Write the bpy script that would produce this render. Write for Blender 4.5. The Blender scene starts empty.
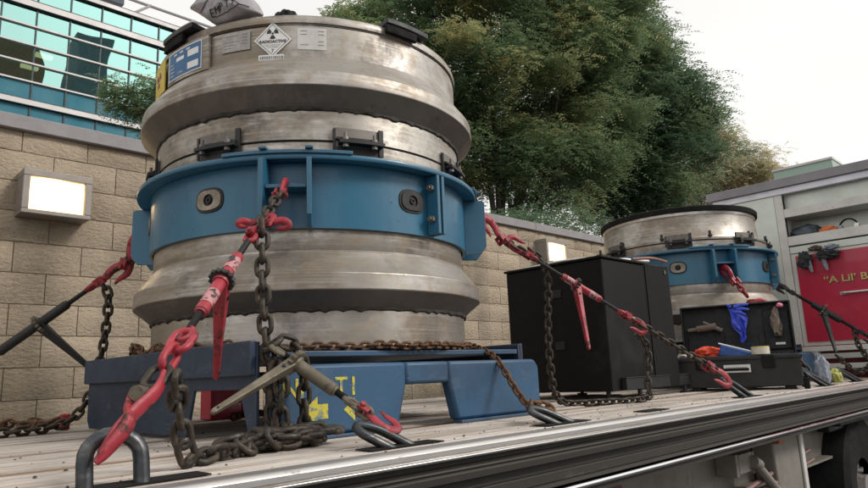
import bpy, bmesh, math, random
import numpy as np
from mathutils import Vector, Matrix, noise
random.seed(7); np.random.seed(7)
R = math.radians; PI = math.pi
S = bpy.context.scene
COL = S.collection
DZ = 1.25                      # height of the trailer deck above the ground

# ------------------------------------------------------------------ camera
cam_d = bpy.data.cameras.new("camera"); cam = bpy.data.objects.new("camera", cam_d); COL.objects.link(cam)
cam_d.sensor_width = 36.0; cam_d.lens = 36.0*660.0/868.0; cam_d.clip_start = .05; cam_d.clip_end = 3000
yaw, pit, rol = R(45.29), R(11.095), R(2.395)
fw = Vector((math.cos(yaw)*math.cos(pit), math.sin(yaw)*math.cos(pit), math.sin(pit)))
rt = Vector((math.sin(yaw), -math.cos(yaw), 0)); dn = fw.cross(rt)
r2 = rt*math.cos(rol)+dn*math.sin(rol); d2 = -rt*math.sin(rol)+dn*math.cos(rol)
m = Matrix((r2, -d2, -fw)).transposed().to_4x4(); m.translation = (0, 0, DZ+.19)
cam.matrix_world = m
S.camera = cam
# ------------------------------------------------------------------ sky and sun
W = bpy.data.worlds.new("World"); S.world = W; W.use_nodes = True
nt = W.node_tree; nt.nodes.clear()
sky = nt.nodes.new('ShaderNodeTexSky'); sky.sky_type = 'NISHITA'; sky.sun_disc = False
SUN_EL, SUN_ROT = R(38), R(150)
sky.sun_elevation = SUN_EL; sky.sun_rotation = SUN_ROT; sky.air_density = 1.0; sky.dust_density = 3.0
hs = nt.nodes.new('ShaderNodeHueSaturation'); hs.inputs['Saturation'].default_value = .12
mx = nt.nodes.new('ShaderNodeMix'); mx.data_type = 'RGBA'; mx.inputs['Factor'].default_value = .72
tcw = nt.nodes.new('ShaderNodeTexCoord'); mpw = nt.nodes.new('ShaderNodeMapping'); mpw.inputs['Scale'].default_value = (1, 1, 2.5)
nzw = nt.nodes.new('ShaderNodeTexNoise'); nzw.inputs['Scale'].default_value = 2.2; nzw.inputs['Detail'].default_value = 5
crw = nt.nodes.new('ShaderNodeMix'); crw.data_type = 'RGBA'; crw.inputs['A'].default_value = (7.9, 7.8, 7.7, 1); crw.inputs['B'].default_value = (10.3, 10.0, 9.5, 1)
nt.links.new(tcw.outputs['Generated'], mpw.inputs[0]); nt.links.new(mpw.outputs[0], nzw.inputs['Vector'])
nt.links.new(nzw.outputs['Fac'], crw.inputs['Factor']); nt.links.new(crw.outputs['Result'], mx.inputs['B'])   # overcast layer
bg = nt.nodes.new('ShaderNodeBackground'); bg.inputs['Strength'].default_value = .105
out = nt.nodes.new('ShaderNodeOutputWorld')
nt.links.new(sky.outputs[0], hs.inputs['Color']); nt.links.new(hs.outputs[0], mx.inputs['A'])
nt.links.new(mx.outputs['Result'], bg.inputs['Color']); nt.links.new(bg.outputs[0], out.inputs[0])
sd = bpy.data.lights.new("sun", 'SUN'); sd.energy = 1.5; sd.angle = R(14); sd.color = (1, .95, .88)
sun = bpy.data.objects.new("sun", sd); COL.objects.link(sun)
# sky rotation 0 = +Y, clockwise seen from above
sdir = Vector((math.sin(SUN_ROT)*math.cos(SUN_EL), math.cos(SUN_ROT)*math.cos(SUN_EL), math.sin(SUN_EL)))
sun.rotation_euler = sdir.to_track_quat('Z', 'Y').to_euler(); sun.location = (0, 0, 30)
S.view_settings.view_transform = 'Standard'; S.view_settings.look = 'None'
S.view_settings.exposure = 0.36; S.view_settings.gamma = 1.0
S.render.engine = 'CYCLES'

# ------------------------------------------------------------------ materials
def mat(name, col, rough=.6, metal=0., var=.15, scale=6., bump=0., bscale=40., col2=None, spec=.5, stretch=None,
        rvar=.1, detail=6, thr=None, emit=0, coat=0):
    M = bpy.data.materials.new(name); M.use_nodes = True; n = M.node_tree.nodes; l = M.node_tree.links
    P = n['Principled BSDF']
    tc = n.new('ShaderNodeTexCoord'); mp = n.new('ShaderNodeMapping'); l.new(tc.outputs['Object'], mp.inputs[0])
    if stretch: mp.inputs['Scale'].default_value = stretch
    nz = n.new('ShaderNodeTexNoise'); nz.inputs['Scale'].default_value = scale; nz.inputs['Detail'].default_value = detail
    nz.inputs['Roughness'].default_value = .65
    l.new(mp.outputs[0], nz.inputs['Vector'])
    cr = n.new('ShaderNodeValToRGB'); e = cr.color_ramp.elements
    lo, hi = thr if thr else (.3, .7)
    e[0].position = lo; e[1].position = hi
    a = Vector(col); b = Vector(col2) if col2 else None
    e[0].color = (*[max(0, c*(1-var)) for c in a], 1) if b is None else (*a, 1)
    e[1].color = (*[min(1, c*(1+var)) for c in a], 1) if b is None else (*b, 1)
    l.new(nz.outputs['Fac'], cr.inputs[0]); l.new(cr.outputs[0], P.inputs['Base Color'])
    P.inputs['Metallic'].default_value = metal
    P.inputs['Specular IOR Level'].default_value = spec
    if coat: P.inputs['Coat Weight'].default_value = coat
    n2 = n.new('ShaderNodeTexNoise'); n2.inputs['Scale'].default_value = scale*2.7; n2.inputs['Detail'].default_value = 4
    l.new(mp.outputs[0], n2.inputs['Vector'])
    mr = n.new('ShaderNodeMapRange'); mr.inputs['From Min'].default_value = .3; mr.inputs['From Max'].default_value = .7
    mr.inputs['To Min'].default_value = max(0, rough-rvar); mr.inputs['To Max'].default_value = min(1, rough+rvar)
    l.new(n2.outputs['Fac'], mr.inputs['Value']); l.new(mr.outputs[0], P.inputs['Roughness'])
    if bump:
        n3 = n.new('ShaderNodeTexNoise'); n3.inputs['Scale'].default_value = bscale; n3.inputs['Detail'].default_value = 5
        l.new(tc.outputs['Object'], n3.inputs['Vector'])
        bp = n.new('ShaderNodeBump'); bp.inputs['Strength'].default_value = bump; bp.inputs['Distance'].default_value = .01
        l.new(n3.outputs['Fac'], bp.inputs['Height']); l.new(bp.outputs[0], P.inputs['Normal'])
    if emit:
        P.inputs['Emission Color'].default_value = (*col, 1); P.inputs['Emission Strength'].default_value = emit
    return M

def layered(name, base, layers, rough=.5, metal=0., bump=.0, bscale=60., coat=0., edge=None):
    """base colour with several noise-masked wear layers: (colour, scale, stretch, lo, hi, rough, metal)"""
    M = bpy.data.materials.new(name); M.use_nodes = True; n = M.node_tree.nodes; l = M.node_tree.links
    P = n['Principled BSDF']; tc = n.new('ShaderNodeTexCoord')
    def rgb(c):
        x = n.new('ShaderNodeRGB'); x.outputs[0].default_value = (*c, 1); return x.outputs[0]
    def val(v):
        x = n.new('ShaderNodeValue'); x.outputs[0].default_value = v; return x.outputs[0]
    C_, Rg, Mt = rgb(base), val(rough), val(metal)
    for i, (c, sc, st, lo, hi, rg, mt, wt) in enumerate(layers):
        mp = n.new('ShaderNodeMapping'); mp.inputs['Scale'].default_value = st; mp.inputs['Location'].default_value = (i*3.1, i*1.7, i*2.3)
        l.new(tc.outputs['Object'], mp.inputs[0])
        nz = n.new('ShaderNodeTexNoise'); nz.inputs['Scale'].default_value = sc; nz.inputs['Detail'].default_value = 8; nz.inputs['Roughness'].default_value = .7
        l.new(mp.outputs[0], nz.inputs['Vector'])
        mr = n.new('ShaderNodeMapRange'); mr.inputs['From Min'].default_value = lo; mr.inputs['From Max'].default_value = hi
        mr.inputs['To Max'].default_value = wt
        l.new(nz.outputs['Fac'], mr.inputs['Value']); fac = mr.outputs[0]
        a = n.new('ShaderNodeMix'); a.data_type = 'RGBA'; l.new(fac, a.inputs['Factor']); l.new(C_, a.inputs['A']); l.new(rgb(c), a.inputs['B']); C_ = a.outputs['Result']
        b = n.new('ShaderNodeMix'); l.new(fac, b.inputs['Factor']); l.new(Rg, b.inputs['A']); l.new(val(rg), b.inputs['B']); Rg = b.outputs['Result']
        d = n.new('ShaderNodeMix'); l.new(fac, d.inputs['Factor']); l.new(Mt, d.inputs['A']); l.new(val(mt), d.inputs['B']); Mt = d.outputs['Result']
    if edge:      # paint chipped off along sharp edges
        ec, er, em = edge
        bv = n.new('ShaderNodeBevel'); bv.samples = 4; bv.inputs['Radius'].default_value = er
        ge = n.new('ShaderNodeNewGeometry'); dp = n.new('ShaderNodeVectorMath'); dp.operation = 'DOT_PRODUCT'
        l.new(bv.outputs[0], dp.inputs[0]); l.new(ge.outputs['Normal'], dp.inputs[1])
        nz = n.new('ShaderNodeTexNoise'); nz.inputs['Scale'].default_value = 28; nz.inputs['Detail'].default_value = 6; nz.inputs['Roughness'].default_value = .75
        l.new(tc.outputs['Object'], nz.inputs['Vector'])
        ad = n.new('ShaderNodeMath'); ad.operation = 'MULTIPLY_ADD'; ad.inputs[1].default_value = .42
        l.new(nz.outputs['Fac'], ad.inputs[0]); l.new(dp.outputs['Value'], ad.inputs[2])
        mr = n.new('ShaderNodeMapRange'); mr.inputs['From Min'].default_value = 1.155; mr.inputs['From Max'].default_value = 1.10; mr.inputs['To Min'].default_value = 0; mr.inputs['To Max'].default_value = .9
        l.new(ad.outputs[0], mr.inputs['Value']); fac = mr.outputs[0]
        a = n.new('ShaderNodeMix'); a.data_type = 'RGBA'; l.new(fac, a.inputs['Factor']); l.new(C_, a.inputs['A']); l.new(rgb(ec), a.inputs['B']); C_ = a.outputs['Result']
        d = n.new('ShaderNodeMix'); l.new(fac, d.inputs['Factor']); l.new(Mt, d.inputs['A']); l.new(val(em), d.inputs['B']); Mt = d.outputs['Result']
    l.new(C_, P.inputs['Base Color']); l.new(Rg, P.inputs['Roughness']); l.new(Mt, P.inputs['Metallic'])
    if coat: P.inputs['Coat Weight'].default_value = coat
    if bump:
        n3 = n.new('ShaderNodeTexNoise'); n3.inputs['Scale'].default_value = bscale; n3.inputs['Detail'].default_value = 5
        l.new(tc.outputs['Object'], n3.inputs['Vector'])
        bp = n.new('ShaderNodeBump'); bp.inputs['Strength'].default_value = bump; bp.inputs['Distance'].default_value = .01
        l.new(n3.outputs['Fac'], bp.inputs['Height']); l.new(bp.outputs[0], P.inputs['Normal'])
    return M

one = (1, 1, 1)
M_STEEL = layered('stained_steel', (.41, .385, .35), [
    ((.22, .175, .13), 2.4, (1, 1, 1.3), .42, .58, .62, .55, .85),
    ((.10, .085, .075), 3.6, (1, 1, .8), .52, .68, .70, .4, .8),
    ((.50, .49, .50), 2.3, (1, 1, 1.5), .57, .70, .30, .95, .6),
    ((.58, .57, .56), 3.0, (.25, .25, 30), .50, .72, .26, .95, .5),
    ((.16, .14, .13), 3.0, (.3, .3, 42), .58, .70, .6, .7, .5),
    ((.60, .585, .56), 3.5, (.8, .8, 5), .54, .70, .30, .95, .75),
    ((.34, .27, .19), 13.0, (1, 1, 1), .52, .66, .6, .6, .6),
    ((.07, .06, .05), 34.0, (1, 1, 1), .63, .72, .75, .3, .6)], rough=.42, metal=.88, bump=.16, bscale=9)
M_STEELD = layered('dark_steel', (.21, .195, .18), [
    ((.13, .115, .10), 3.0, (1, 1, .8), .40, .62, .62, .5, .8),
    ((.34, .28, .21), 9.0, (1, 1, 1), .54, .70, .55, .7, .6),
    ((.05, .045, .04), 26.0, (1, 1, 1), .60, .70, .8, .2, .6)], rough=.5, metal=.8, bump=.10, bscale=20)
M_PORT = layered('tan_steel', (.30, .26, .21), [((.15, .12, .09), 12.0, one, .4, .62, .6, .4, .8), ((.42, .38, .32), 20.0, one, .52, .66, .5, .7, .6)], rough=.5, metal=.55, bump=.15, bscale=40)
M_WELD = layered('sooty_weld', (.07, .06, .05), [((.02, .018, .016), 14.0, one, .4, .6, .8, .2, .8)], rough=.7, metal=.4, bump=.2, bscale=60)
M_BLUE = layered('blue_paint', (.024, .138, .235), [
    ((.014, .09, .17), 3.0, (1, 1, .5), .45, .7, .45, 0, .7),
    ((.05, .05, .05), 9.0, (2.5, 2.5, .6), .62, .75, .7, 0, .6),
    ((.10, .22, .32), 14.0, one, .64, .74, .5, 0, .5), ((.03, .03, .028), 40.0, one, .64, .69, .8, 0, .8), ((.28, .27, .25), 18.0, (1, 1, 3), .67, .70, .6, .4, .8), ((.09, .06, .04), 7.0, (3, 3, .4), .66, .74, .8, 0, .5)], rough=.38, bump=.06, bscale=14, coat=.12, edge=((.14, .11, .09), .006, .3))
M_CRADLE = layered('cradle_blue', (.022, .082, .165), [
    ((.016, .04, .08), 2.6, (1, 1, 1), .42, .62, .55, 0, .7),
    ((.075, .12, .18), 9.0, (1, 1, 2), .55, .72, .6, 0, .6),
    ((.13, .085, .05), 22.0, one, .64, .72, .8, .1, .8),
    ((.30, .33, .35), 34.0, (.6, .6, 2.5), .67, .73, .6, 0, .7)], rough=.48, bump=.10, bscale=16, edge=((.12, .085, .06), .008, .2))
M_SIDENAVY = layered('side_beam_navy', (.016, .036, .074), [  # darker navy than cradle_blue, on the side beams and their lips
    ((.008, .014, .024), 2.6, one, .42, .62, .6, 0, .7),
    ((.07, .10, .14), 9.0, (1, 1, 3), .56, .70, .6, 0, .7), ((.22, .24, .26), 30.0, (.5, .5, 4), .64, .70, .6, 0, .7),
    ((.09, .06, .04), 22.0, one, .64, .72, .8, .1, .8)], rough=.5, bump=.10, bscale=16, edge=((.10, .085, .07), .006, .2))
M_RED = layered('red_paint', (.36, .022, .04), [
    ((.20, .012, .02), 12.0, one, .42, .62, .6, 0, .8),
    ((.50, .22, .22), 26.0, one, .58, .68, .6, 0, .45),
    ((.045, .03, .025), 20.0, one, .54, .62, .7, .4, .9)], rough=.42, bump=.08, bscale=60, edge=((.10, .07, .06), .004, .6))
M_CHAIN = layered('oiled_chain', (.048, .042, .034), [
    ((.095, .065, .042), 22.0, one, .48, .66, .75, .2, .7),
    ((.17, .165, .155), 34.0, one, .58, .68, .42, .8, .7)], rough=.55, metal=.6, bump=.1, bscale=120)
M_RUST = layered('rusty_chain', (.10, .052, .028), [
    ((.21, .10, .045), 26.0, one, .45, .62, .85, .1, .8),
    ((.05, .04, .035), 34.0, one, .55, .68, .6, .5, .7)], rough=.7, metal=.35, bump=.1, bscale=120)
M_OLIVE = layered('olive_steel', (.13, .11, .08), [
    ((.23, .20, .15), 18.0, one, .48, .66, .6, .3, .8),
    ((.06, .045, .035), 30.0, one, .55, .68, .7, .4, .8)], rough=.55, metal=.35, bump=.08, bscale=80)
M_DECAL = mat('worn_decal', (.48, .22, .23), .6, 0, .2, 45, col2=(.05, .03, .03), thr=(.50, .54))
M_RING = layered('ring_steel', (.05, .055, .06), [
    ((.16, .16, .16), 12.0, (1, 1, 2), .5, .66, .35, .9, .8),
    ((.10, .06, .04), 30.0, one, .58, .68, .7, .3, .7)], rough=.42, metal=.75, bump=.05)
M_BLACK = mat('black_metal', (.012, .012, .013), .55, 0, .35, 5, .04, 60)
M_BLKPAINT = layered('black_panel', (.007, .007, .0075), [
    ((.014, .0135, .013), 1.8, (1, 1, .6), .42, .7, .5, 0, .7),
    ((.06, .058, .055), 30.0, (3, 3, .5), .64, .72, .7, 0, .5), ((.05, .047, .042), 1.3, (1, 1, 1), .56, .74, .85, 0, .55)], rough=.5, bump=.02, bscale=14)
M_BLKPAINT.node_tree.nodes['Principled BSDF'].inputs['Specular IOR Level'].default_value = .18
M_RUBBER = mat('black_rubber', (.014, .014, .014), .85, 0, .4, 9, .1, 40, spec=.15)
M_DECK = layered('deck_boards', (.50, .455, .42), [
    ((.29, .235, .185), 5.0, (.22, 4, 1), .43, .60, .7, 0, .9),
    ((.20, .15, .11), 11.0, (.10, 7, 1), .56, .66, .8, 0, .75),
    ((.66, .62, .58), 24.0, (.25, 6, 1), .54, .68, .5, .1, .6),
    ((.08, .065, .055), 30.0, (.6, 1.4, 1), .65, .72, .8, 0, .8), ((.22, .19, .165), 1.6, (1, 1.6, 1), .50, .68, .8, 0, .6)], rough=.6, bump=.3, bscale=40)
M_NAILER = layered('brown_board', (.20, .115, .065), [
    ((.33, .23, .16), 12.0, (.15, 4, 1), .45, .65, .8, 0, .8),
    ((.08, .05, .035), 20.0, (.3, 3, 1), .6, .7, .8, 0, .8)], rough=.75, bump=.3, bscale=60)
M_ALU = layered('aluminium', (.62, .60, .58), [
    ((.42, .39, .36), 8.0, (.3, 3, 3), .45, .65, .5, .7, .7),
    ((.20, .18, .16), 26.0, (.5, 2, 2), .62, .70, .7, .3, .7)], rough=.34, metal=.85, bump=.04)
M_ALUD = layered('dull_aluminium', (.20, .19, .17), [
    ((.10, .09, .08), 6.0, (.3, 2, 2), .42, .62, .6, .4, .8),
    ((.33, .31, .27), 18.0, (.4, 2, 2), .56, .68, .5, .6, .5)], rough=.45, metal=.6, bump=.06)
M_CHAN = layered('dark_channel', (.035, .032, .028), [
    ((.035, .03, .026), 6.0, (.3, 2, 2), .42, .62, .7, .1, .8),
    ((.12, .105, .09), 18.0, (.4, 2, 2), .60, .72, .55, .4, .6)], rough=.6, metal=.25, bump=.06)
M_FRAME = layered('painted_frame', (.24, .225, .195), [
    ((.15, .135, .115), 4.0, one, .42, .65, .6, .1, .7),
    ((.09, .07, .055), 18.0, (2, 2, .5), .6, .7, .8, 0, .7)], rough=.5, metal=.15)
M_RACK = layered('rack_cream', (.62, .615, .58), [
    ((.50, .48, .43), 4.0, one, .45, .65, .6, 0, .7),
    ((.20, .16, .12), 22.0, (1, 2, .6), .62, .70, .8, 0, .7)], rough=.5)
M_RACKB = layered('rack_panel', (.60, .64, .58), [((.50, .53, .48), 2.5, one, .4, .65, .4, .3, .8)], rough=.35, metal=.35)
M_TRIM = mat('trim_grey', (.22, .21, .23), .5, .2, .15, 3)
M_TRIML = mat('trim_light', (.62, .62, .68), .45, .3, .1, 3)
M_REDP = layered('red_bodywork', (.47, .02, .055), [((.32, .012, .04), 2.0, one, .4, .65, .45, 0, .7),
    ((.46, .10, .10), 26.0, (1, 3, 1), .66, .72, .5, 0, .5)], rough=.33, coat=.4)
M_GOLD = mat('gold_leaf', (.62, .42, .16), .4, .5, .12, 30)
M_CONC = mat('coping', (.27, .26, .265), .8, 0, .12, 6, .2, 40)
M_WHITE = mat('white_label', (.80, .80, .78), .6, 0, .06, 30)
M_PAPER = layered('faded_paper', (.66, .65, .62), [((.52, .51, .48), 14., one, .45, .65, .7, 0, .7)], rough=.7)
M_PAPER2 = layered('worn_paper', (.36, .345, .32), [((.52, .50, .47), 18., one, .45, .6, .7, 0, .8)], rough=.7)
M_INK = mat('ink', (.03, .03, .035), .7, 0, .2, 30)
M_INKG = mat('grey_ink', (.25, .25, .26), .7, 0, .2, 30)
M_LBLUE = layered('label_blue', (.015, .115, .28), [((.07, .20, .36), 30., one, .55, .66, .6, 0, .7)], rough=.5)
M_YEL = layered('yellow_plate', (.62, .46, .04), [((.45, .33, .05), 12., one, .45, .65, .6, 0, .7)], rough=.5)
M_YSTEN = layered('yellow_stencil', (.55, .47, .04), [((.10, .18, .22), 40., one, .5, .56, .6, 0, .9)], rough=.6)
M_ASPH = mat('asphalt', (.05, .05, .05), .9, 0, .25, 3, .4, 200)
M_BAG = layered('grey_bag', (.36, .34, .36), [((.25, .23, .25), 9., one, .45, .65, .5, 0, .8)], rough=.42, bump=.3, bscale=18)
M_CLOTHK = mat('black_cloth', (.03, .032, .036), .9, 0, .3, 20, .3, 60)
M_NIT = mat('blue_nitrile', (.06, .10, .62), .5, 0, .2, 20, .3, 40)
M_ORANGE = mat('red_cloth', (.62, .07, .03), .8, 0, .25, 20, .4, 40)
M_NAVY = mat('navy_cloth', (.02, .06, .22), .8, 0, .3, 20, .3, 40)
M_TAPE = mat('tape_yellow', (.62, .50, .16), .5, 0, .1, 20)
M_CREAM = mat('cream', (.62, .58, .48), .6, 0, .1, 20)
M_PINK = mat('pink_foam', (.62, .18, .28), .7, 0, .1, 20)
M_TAN = mat('tan_cloth', (.18, .14, .11), .85, 0, .3, 20, .3, 50)
M_ORG = mat('orange_plastic', (.60, .18, .07), .5, 0, .15, 9)
M_GREYCL = mat('grey_cloth', (.26, .29, .34), .85, 0, .25, 20, .4, 40)
M_BARK = mat('bark', (.055, .045, .037), .9, 0, .35, 8, .5, 30)
M_BRICKB = mat('brown_brick', (.16, .085, .055), .85, 0, .25, 1.5)
M_DGREY = mat('dark_concrete', (.10, .12, .14), .8, 0, .2, .5)
M_MULL = mat('mullion', (.045, .055, .06), .5, .3, .2, 2)
M_SPAN = mat('white_spandrel', (.60, .57, .56), .5, .1, .06, .5)
M_SCON = mat('sconce_metal', (.27, .245, .225), .5, .3, .1, 12)

def splitface():
    M = bpy.data.materials.new('split_face_block'); M.use_nodes = True; n = M.node_tree.nodes; l = M.node_tree.links
    P = n['Principled BSDF']; tc = n.new('ShaderNodeTexCoord')
    a = n.new('ShaderNodeTexNoise'); a.inputs['Scale'].default_value = 1.3; a.inputs['Detail'].default_value = 3
    b = n.new('ShaderNodeTexNoise'); b.inputs['Scale'].default_value = 55; b.inputs['Detail'].default_value = 6; b.inputs['Roughness'].default_value = .7
    at = n.new('ShaderNodeAttribute'); at.attribute_name = 'tone'
    l.new(tc.outputs['Object'], a.inputs[0]); l.new(tc.outputs['Object'], b.inputs[0])
    add = n.new('ShaderNodeMath'); add.operation = 'MULTIPLY_ADD'; add.inputs[1].default_value = .14
    l.new(at.outputs['Fac'], add.inputs[0]); l.new(a.outputs['Fac'], add.inputs[2])
    add2 = n.new('ShaderNodeMath'); add2.operation = 'MULTIPLY_ADD'; add2.inputs[1].default_value = .55
    l.new(b.outputs['Fac'], add2.inputs[0]); l.new(add.outputs[0], add2.inputs[2])
    cr = n.new('ShaderNodeValToRGB'); e = cr.color_ramp.elements
    e[0].position = .52; e[0].color = (.27, .215, .15, 1); e[1].position = 1.10; e[1].color = (.55, .455, .34, 1)
    l.new(add2.outputs[0], cr.inputs[0])
    ms = n.new('ShaderNodeMapping'); ms.inputs['Scale'].default_value = (2.2, 1, .35); l.new(tc.outputs['Object'], ms.inputs[0])
    ns = n.new('ShaderNodeTexNoise'); ns.inputs['Scale'].default_value = 1.6; ns.inputs['Detail'].default_value = 6; l.new(ms.outputs[0], ns.inputs[0])
    rs_ = n.new('ShaderNodeMapRange'); rs_.inputs['From Min'].default_value = .5; rs_.inputs['From Max'].default_value = .72; rs_.inputs['To Max'].default_value = .45
    l.new(ns.outputs['Fac'], rs_.inputs['Value'])
    mxs = n.new('ShaderNodeMix'); mxs.data_type = 'RGBA'; mxs.inputs['B'].default_value = (.17, .145, .115, 1)
    l.new(rs_.outputs[0], mxs.inputs['Factor']); l.new(cr.outputs[0], mxs.inputs['A']); l.new(mxs.outputs['Result'], P.inputs['Base Color'])
    P.inputs['Roughness'].default_value = .92
    c = n.new('ShaderNodeTexNoise'); c.inputs['Scale'].default_value = 30; c.inputs['Detail'].default_value = 7; c.inputs['Roughness'].default_value = .72
    mp = n.new('ShaderNodeMapping'); mp.inputs['Scale'].default_value = (.8, 1, 1.5); l.new(tc.outputs['Object'], mp.inputs[0]); l.new(mp.outputs[0], c.inputs[0])
    bp = n.new('ShaderNodeBump'); bp.inputs['Strength'].default_value = 1.; bp.inputs['Distance'].default_value = .03
    l.new(c.outputs['Fac'], bp.inputs['Height']); l.new(bp.outputs[0], P.inputs['Normal'])
    return M
M_BLOCK = splitface()
M_MORTAR = mat('mortar', (.33, .275, .21), .95, 0, .2, 20, .3, 80)

def glassmat():
    M = bpy.data.materials.new('teal_glass'); M.use_nodes = True; n = M.node_tree.nodes; l = M.node_tree.links
    n.clear(); o = n.new('ShaderNodeOutputMaterial')
    g = n.new('ShaderNodeBsdfGlossy'); g.inputs['Color'].default_value = (.42, .74, .68, 1); g.inputs['Roughness'].default_value = .01
    t = n.new('ShaderNodeBsdfTransparent'); t.inputs['Color'].default_value = (.35, .62, .60, 1)
    tc = n.new('ShaderNodeTexCoord'); nz = n.new('ShaderNodeTexNoise'); nz.inputs['Scale'].default_value = .22; nz.inputs['Detail'].default_value = 1
    bp = n.new('ShaderNodeBump'); bp.inputs['Strength'].default_value = .05; bp.inputs['Distance'].default_value = .5
    l.new(tc.outputs['Object'], nz.inputs[0]); l.new(nz.outputs['Fac'], bp.inputs['Height']); l.new(bp.outputs[0], g.inputs['Normal'])
    mxn = n.new('ShaderNodeMixShader'); mxn.inputs[0].default_value = .22
    l.new(g.outputs[0], mxn.inputs[1]); l.new(t.outputs[0], mxn.inputs[2]); l.new(mxn.outputs[0], o.inputs[0])
    return M
M_GLASS = glassmat()
M_SPGL = mat('blue_spandrel_glass', (.045, .19, .25), .2, .0, .08, .3, spec=.4)
def lampmat(name, col, s):
    M = bpy.data.materials.new(name); M.use_nodes = True; P = M.node_tree.nodes['Principled BSDF']
    P.inputs['Base Color'].default_value = (*col, 1); P.inputs['Emission Color'].default_value = (*col, 1); P.inputs['Emission Strength'].default_value = s
    return M
M_LENS = lampmat('lit_lens', (1, .70, .36), 11)
def lensnodes():
    n = M_LENS.node_tree.nodes; l = M_LENS.node_tree.links; P = n['Principled BSDF']
    tc = n.new('ShaderNodeTexCoord'); vm = n.new('ShaderNodeVectorMath'); vm.operation = 'DISTANCE'; vm.inputs[1].default_value = (.42, .5, .55)
    mr = n.new('ShaderNodeMapRange'); mr.interpolation_type = 'SMOOTHSTEP'; mr.inputs['From Min'].default_value = .12; mr.inputs['From Max'].default_value = .66
    mr.inputs['To Min'].default_value = 44; mr.inputs['To Max'].default_value = 1.7
    l.new(tc.outputs['Generated'], vm.inputs[0]); l.new(vm.outputs['Value'], mr.inputs['Value']); l.new(mr.outputs[0], P.inputs['Emission Strength'])
lensnodes()
M_CEIL = lampmat('lit_ceiling_lamp', (1, .72, .35), 2.2)

def leafmat(name, c1, c2, c3):
    M = bpy.data.materials.new(name); M.use_nodes = True; n = M.node_tree.nodes; l = M.node_tree.links
    n.clear(); o = n.new('ShaderNodeOutputMaterial')
    at = n.new('ShaderNodeAttribute'); at.attribute_name = 'tone'
    cr = n.new('ShaderNodeValToRGB'); e = cr.color_ramp.elements
    e[0].position = .0; e[0].color = (*c1, 1); e[1].position = 1.; e[1].color = (*c3, 1); x = e.new(.55); x.color = (*c2, 1)
    l.new(at.outputs['Fac'], cr.inputs[0])
    d = n.new('ShaderNodeBsdfPrincipled'); d.inputs['Roughness'].default_value = .55; d.inputs['Specular IOR Level'].default_value = .3
    t = n.new('ShaderNodeBsdfTranslucent'); l.new(cr.outputs[0], d.inputs['Base Color']); l.new(cr.outputs[0], t.inputs['Color'])
    mxn = n.new('ShaderNodeMixShader'); mxn.inputs[0].default_value = .5
    l.new(d.outputs[0], mxn.inputs[1]); l.new(t.outputs[0], mxn.inputs[2]); l.new(mxn.outputs[0], o.inputs[0])
    return M
M_LEAFA = leafmat('locust_leaves', (.13, .20, .105), (.23, .31, .155), (.48, .42, .19))
M_LEAFB = leafmat('dark_leaves', (.10, .17, .10), (.17, .25, .14), (.28, .33, .17))
M_LEAFC = leafmat('autumn_leaves', (.34, .37, .24), (.55, .50, .32), (.72, .52, .34))

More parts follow.
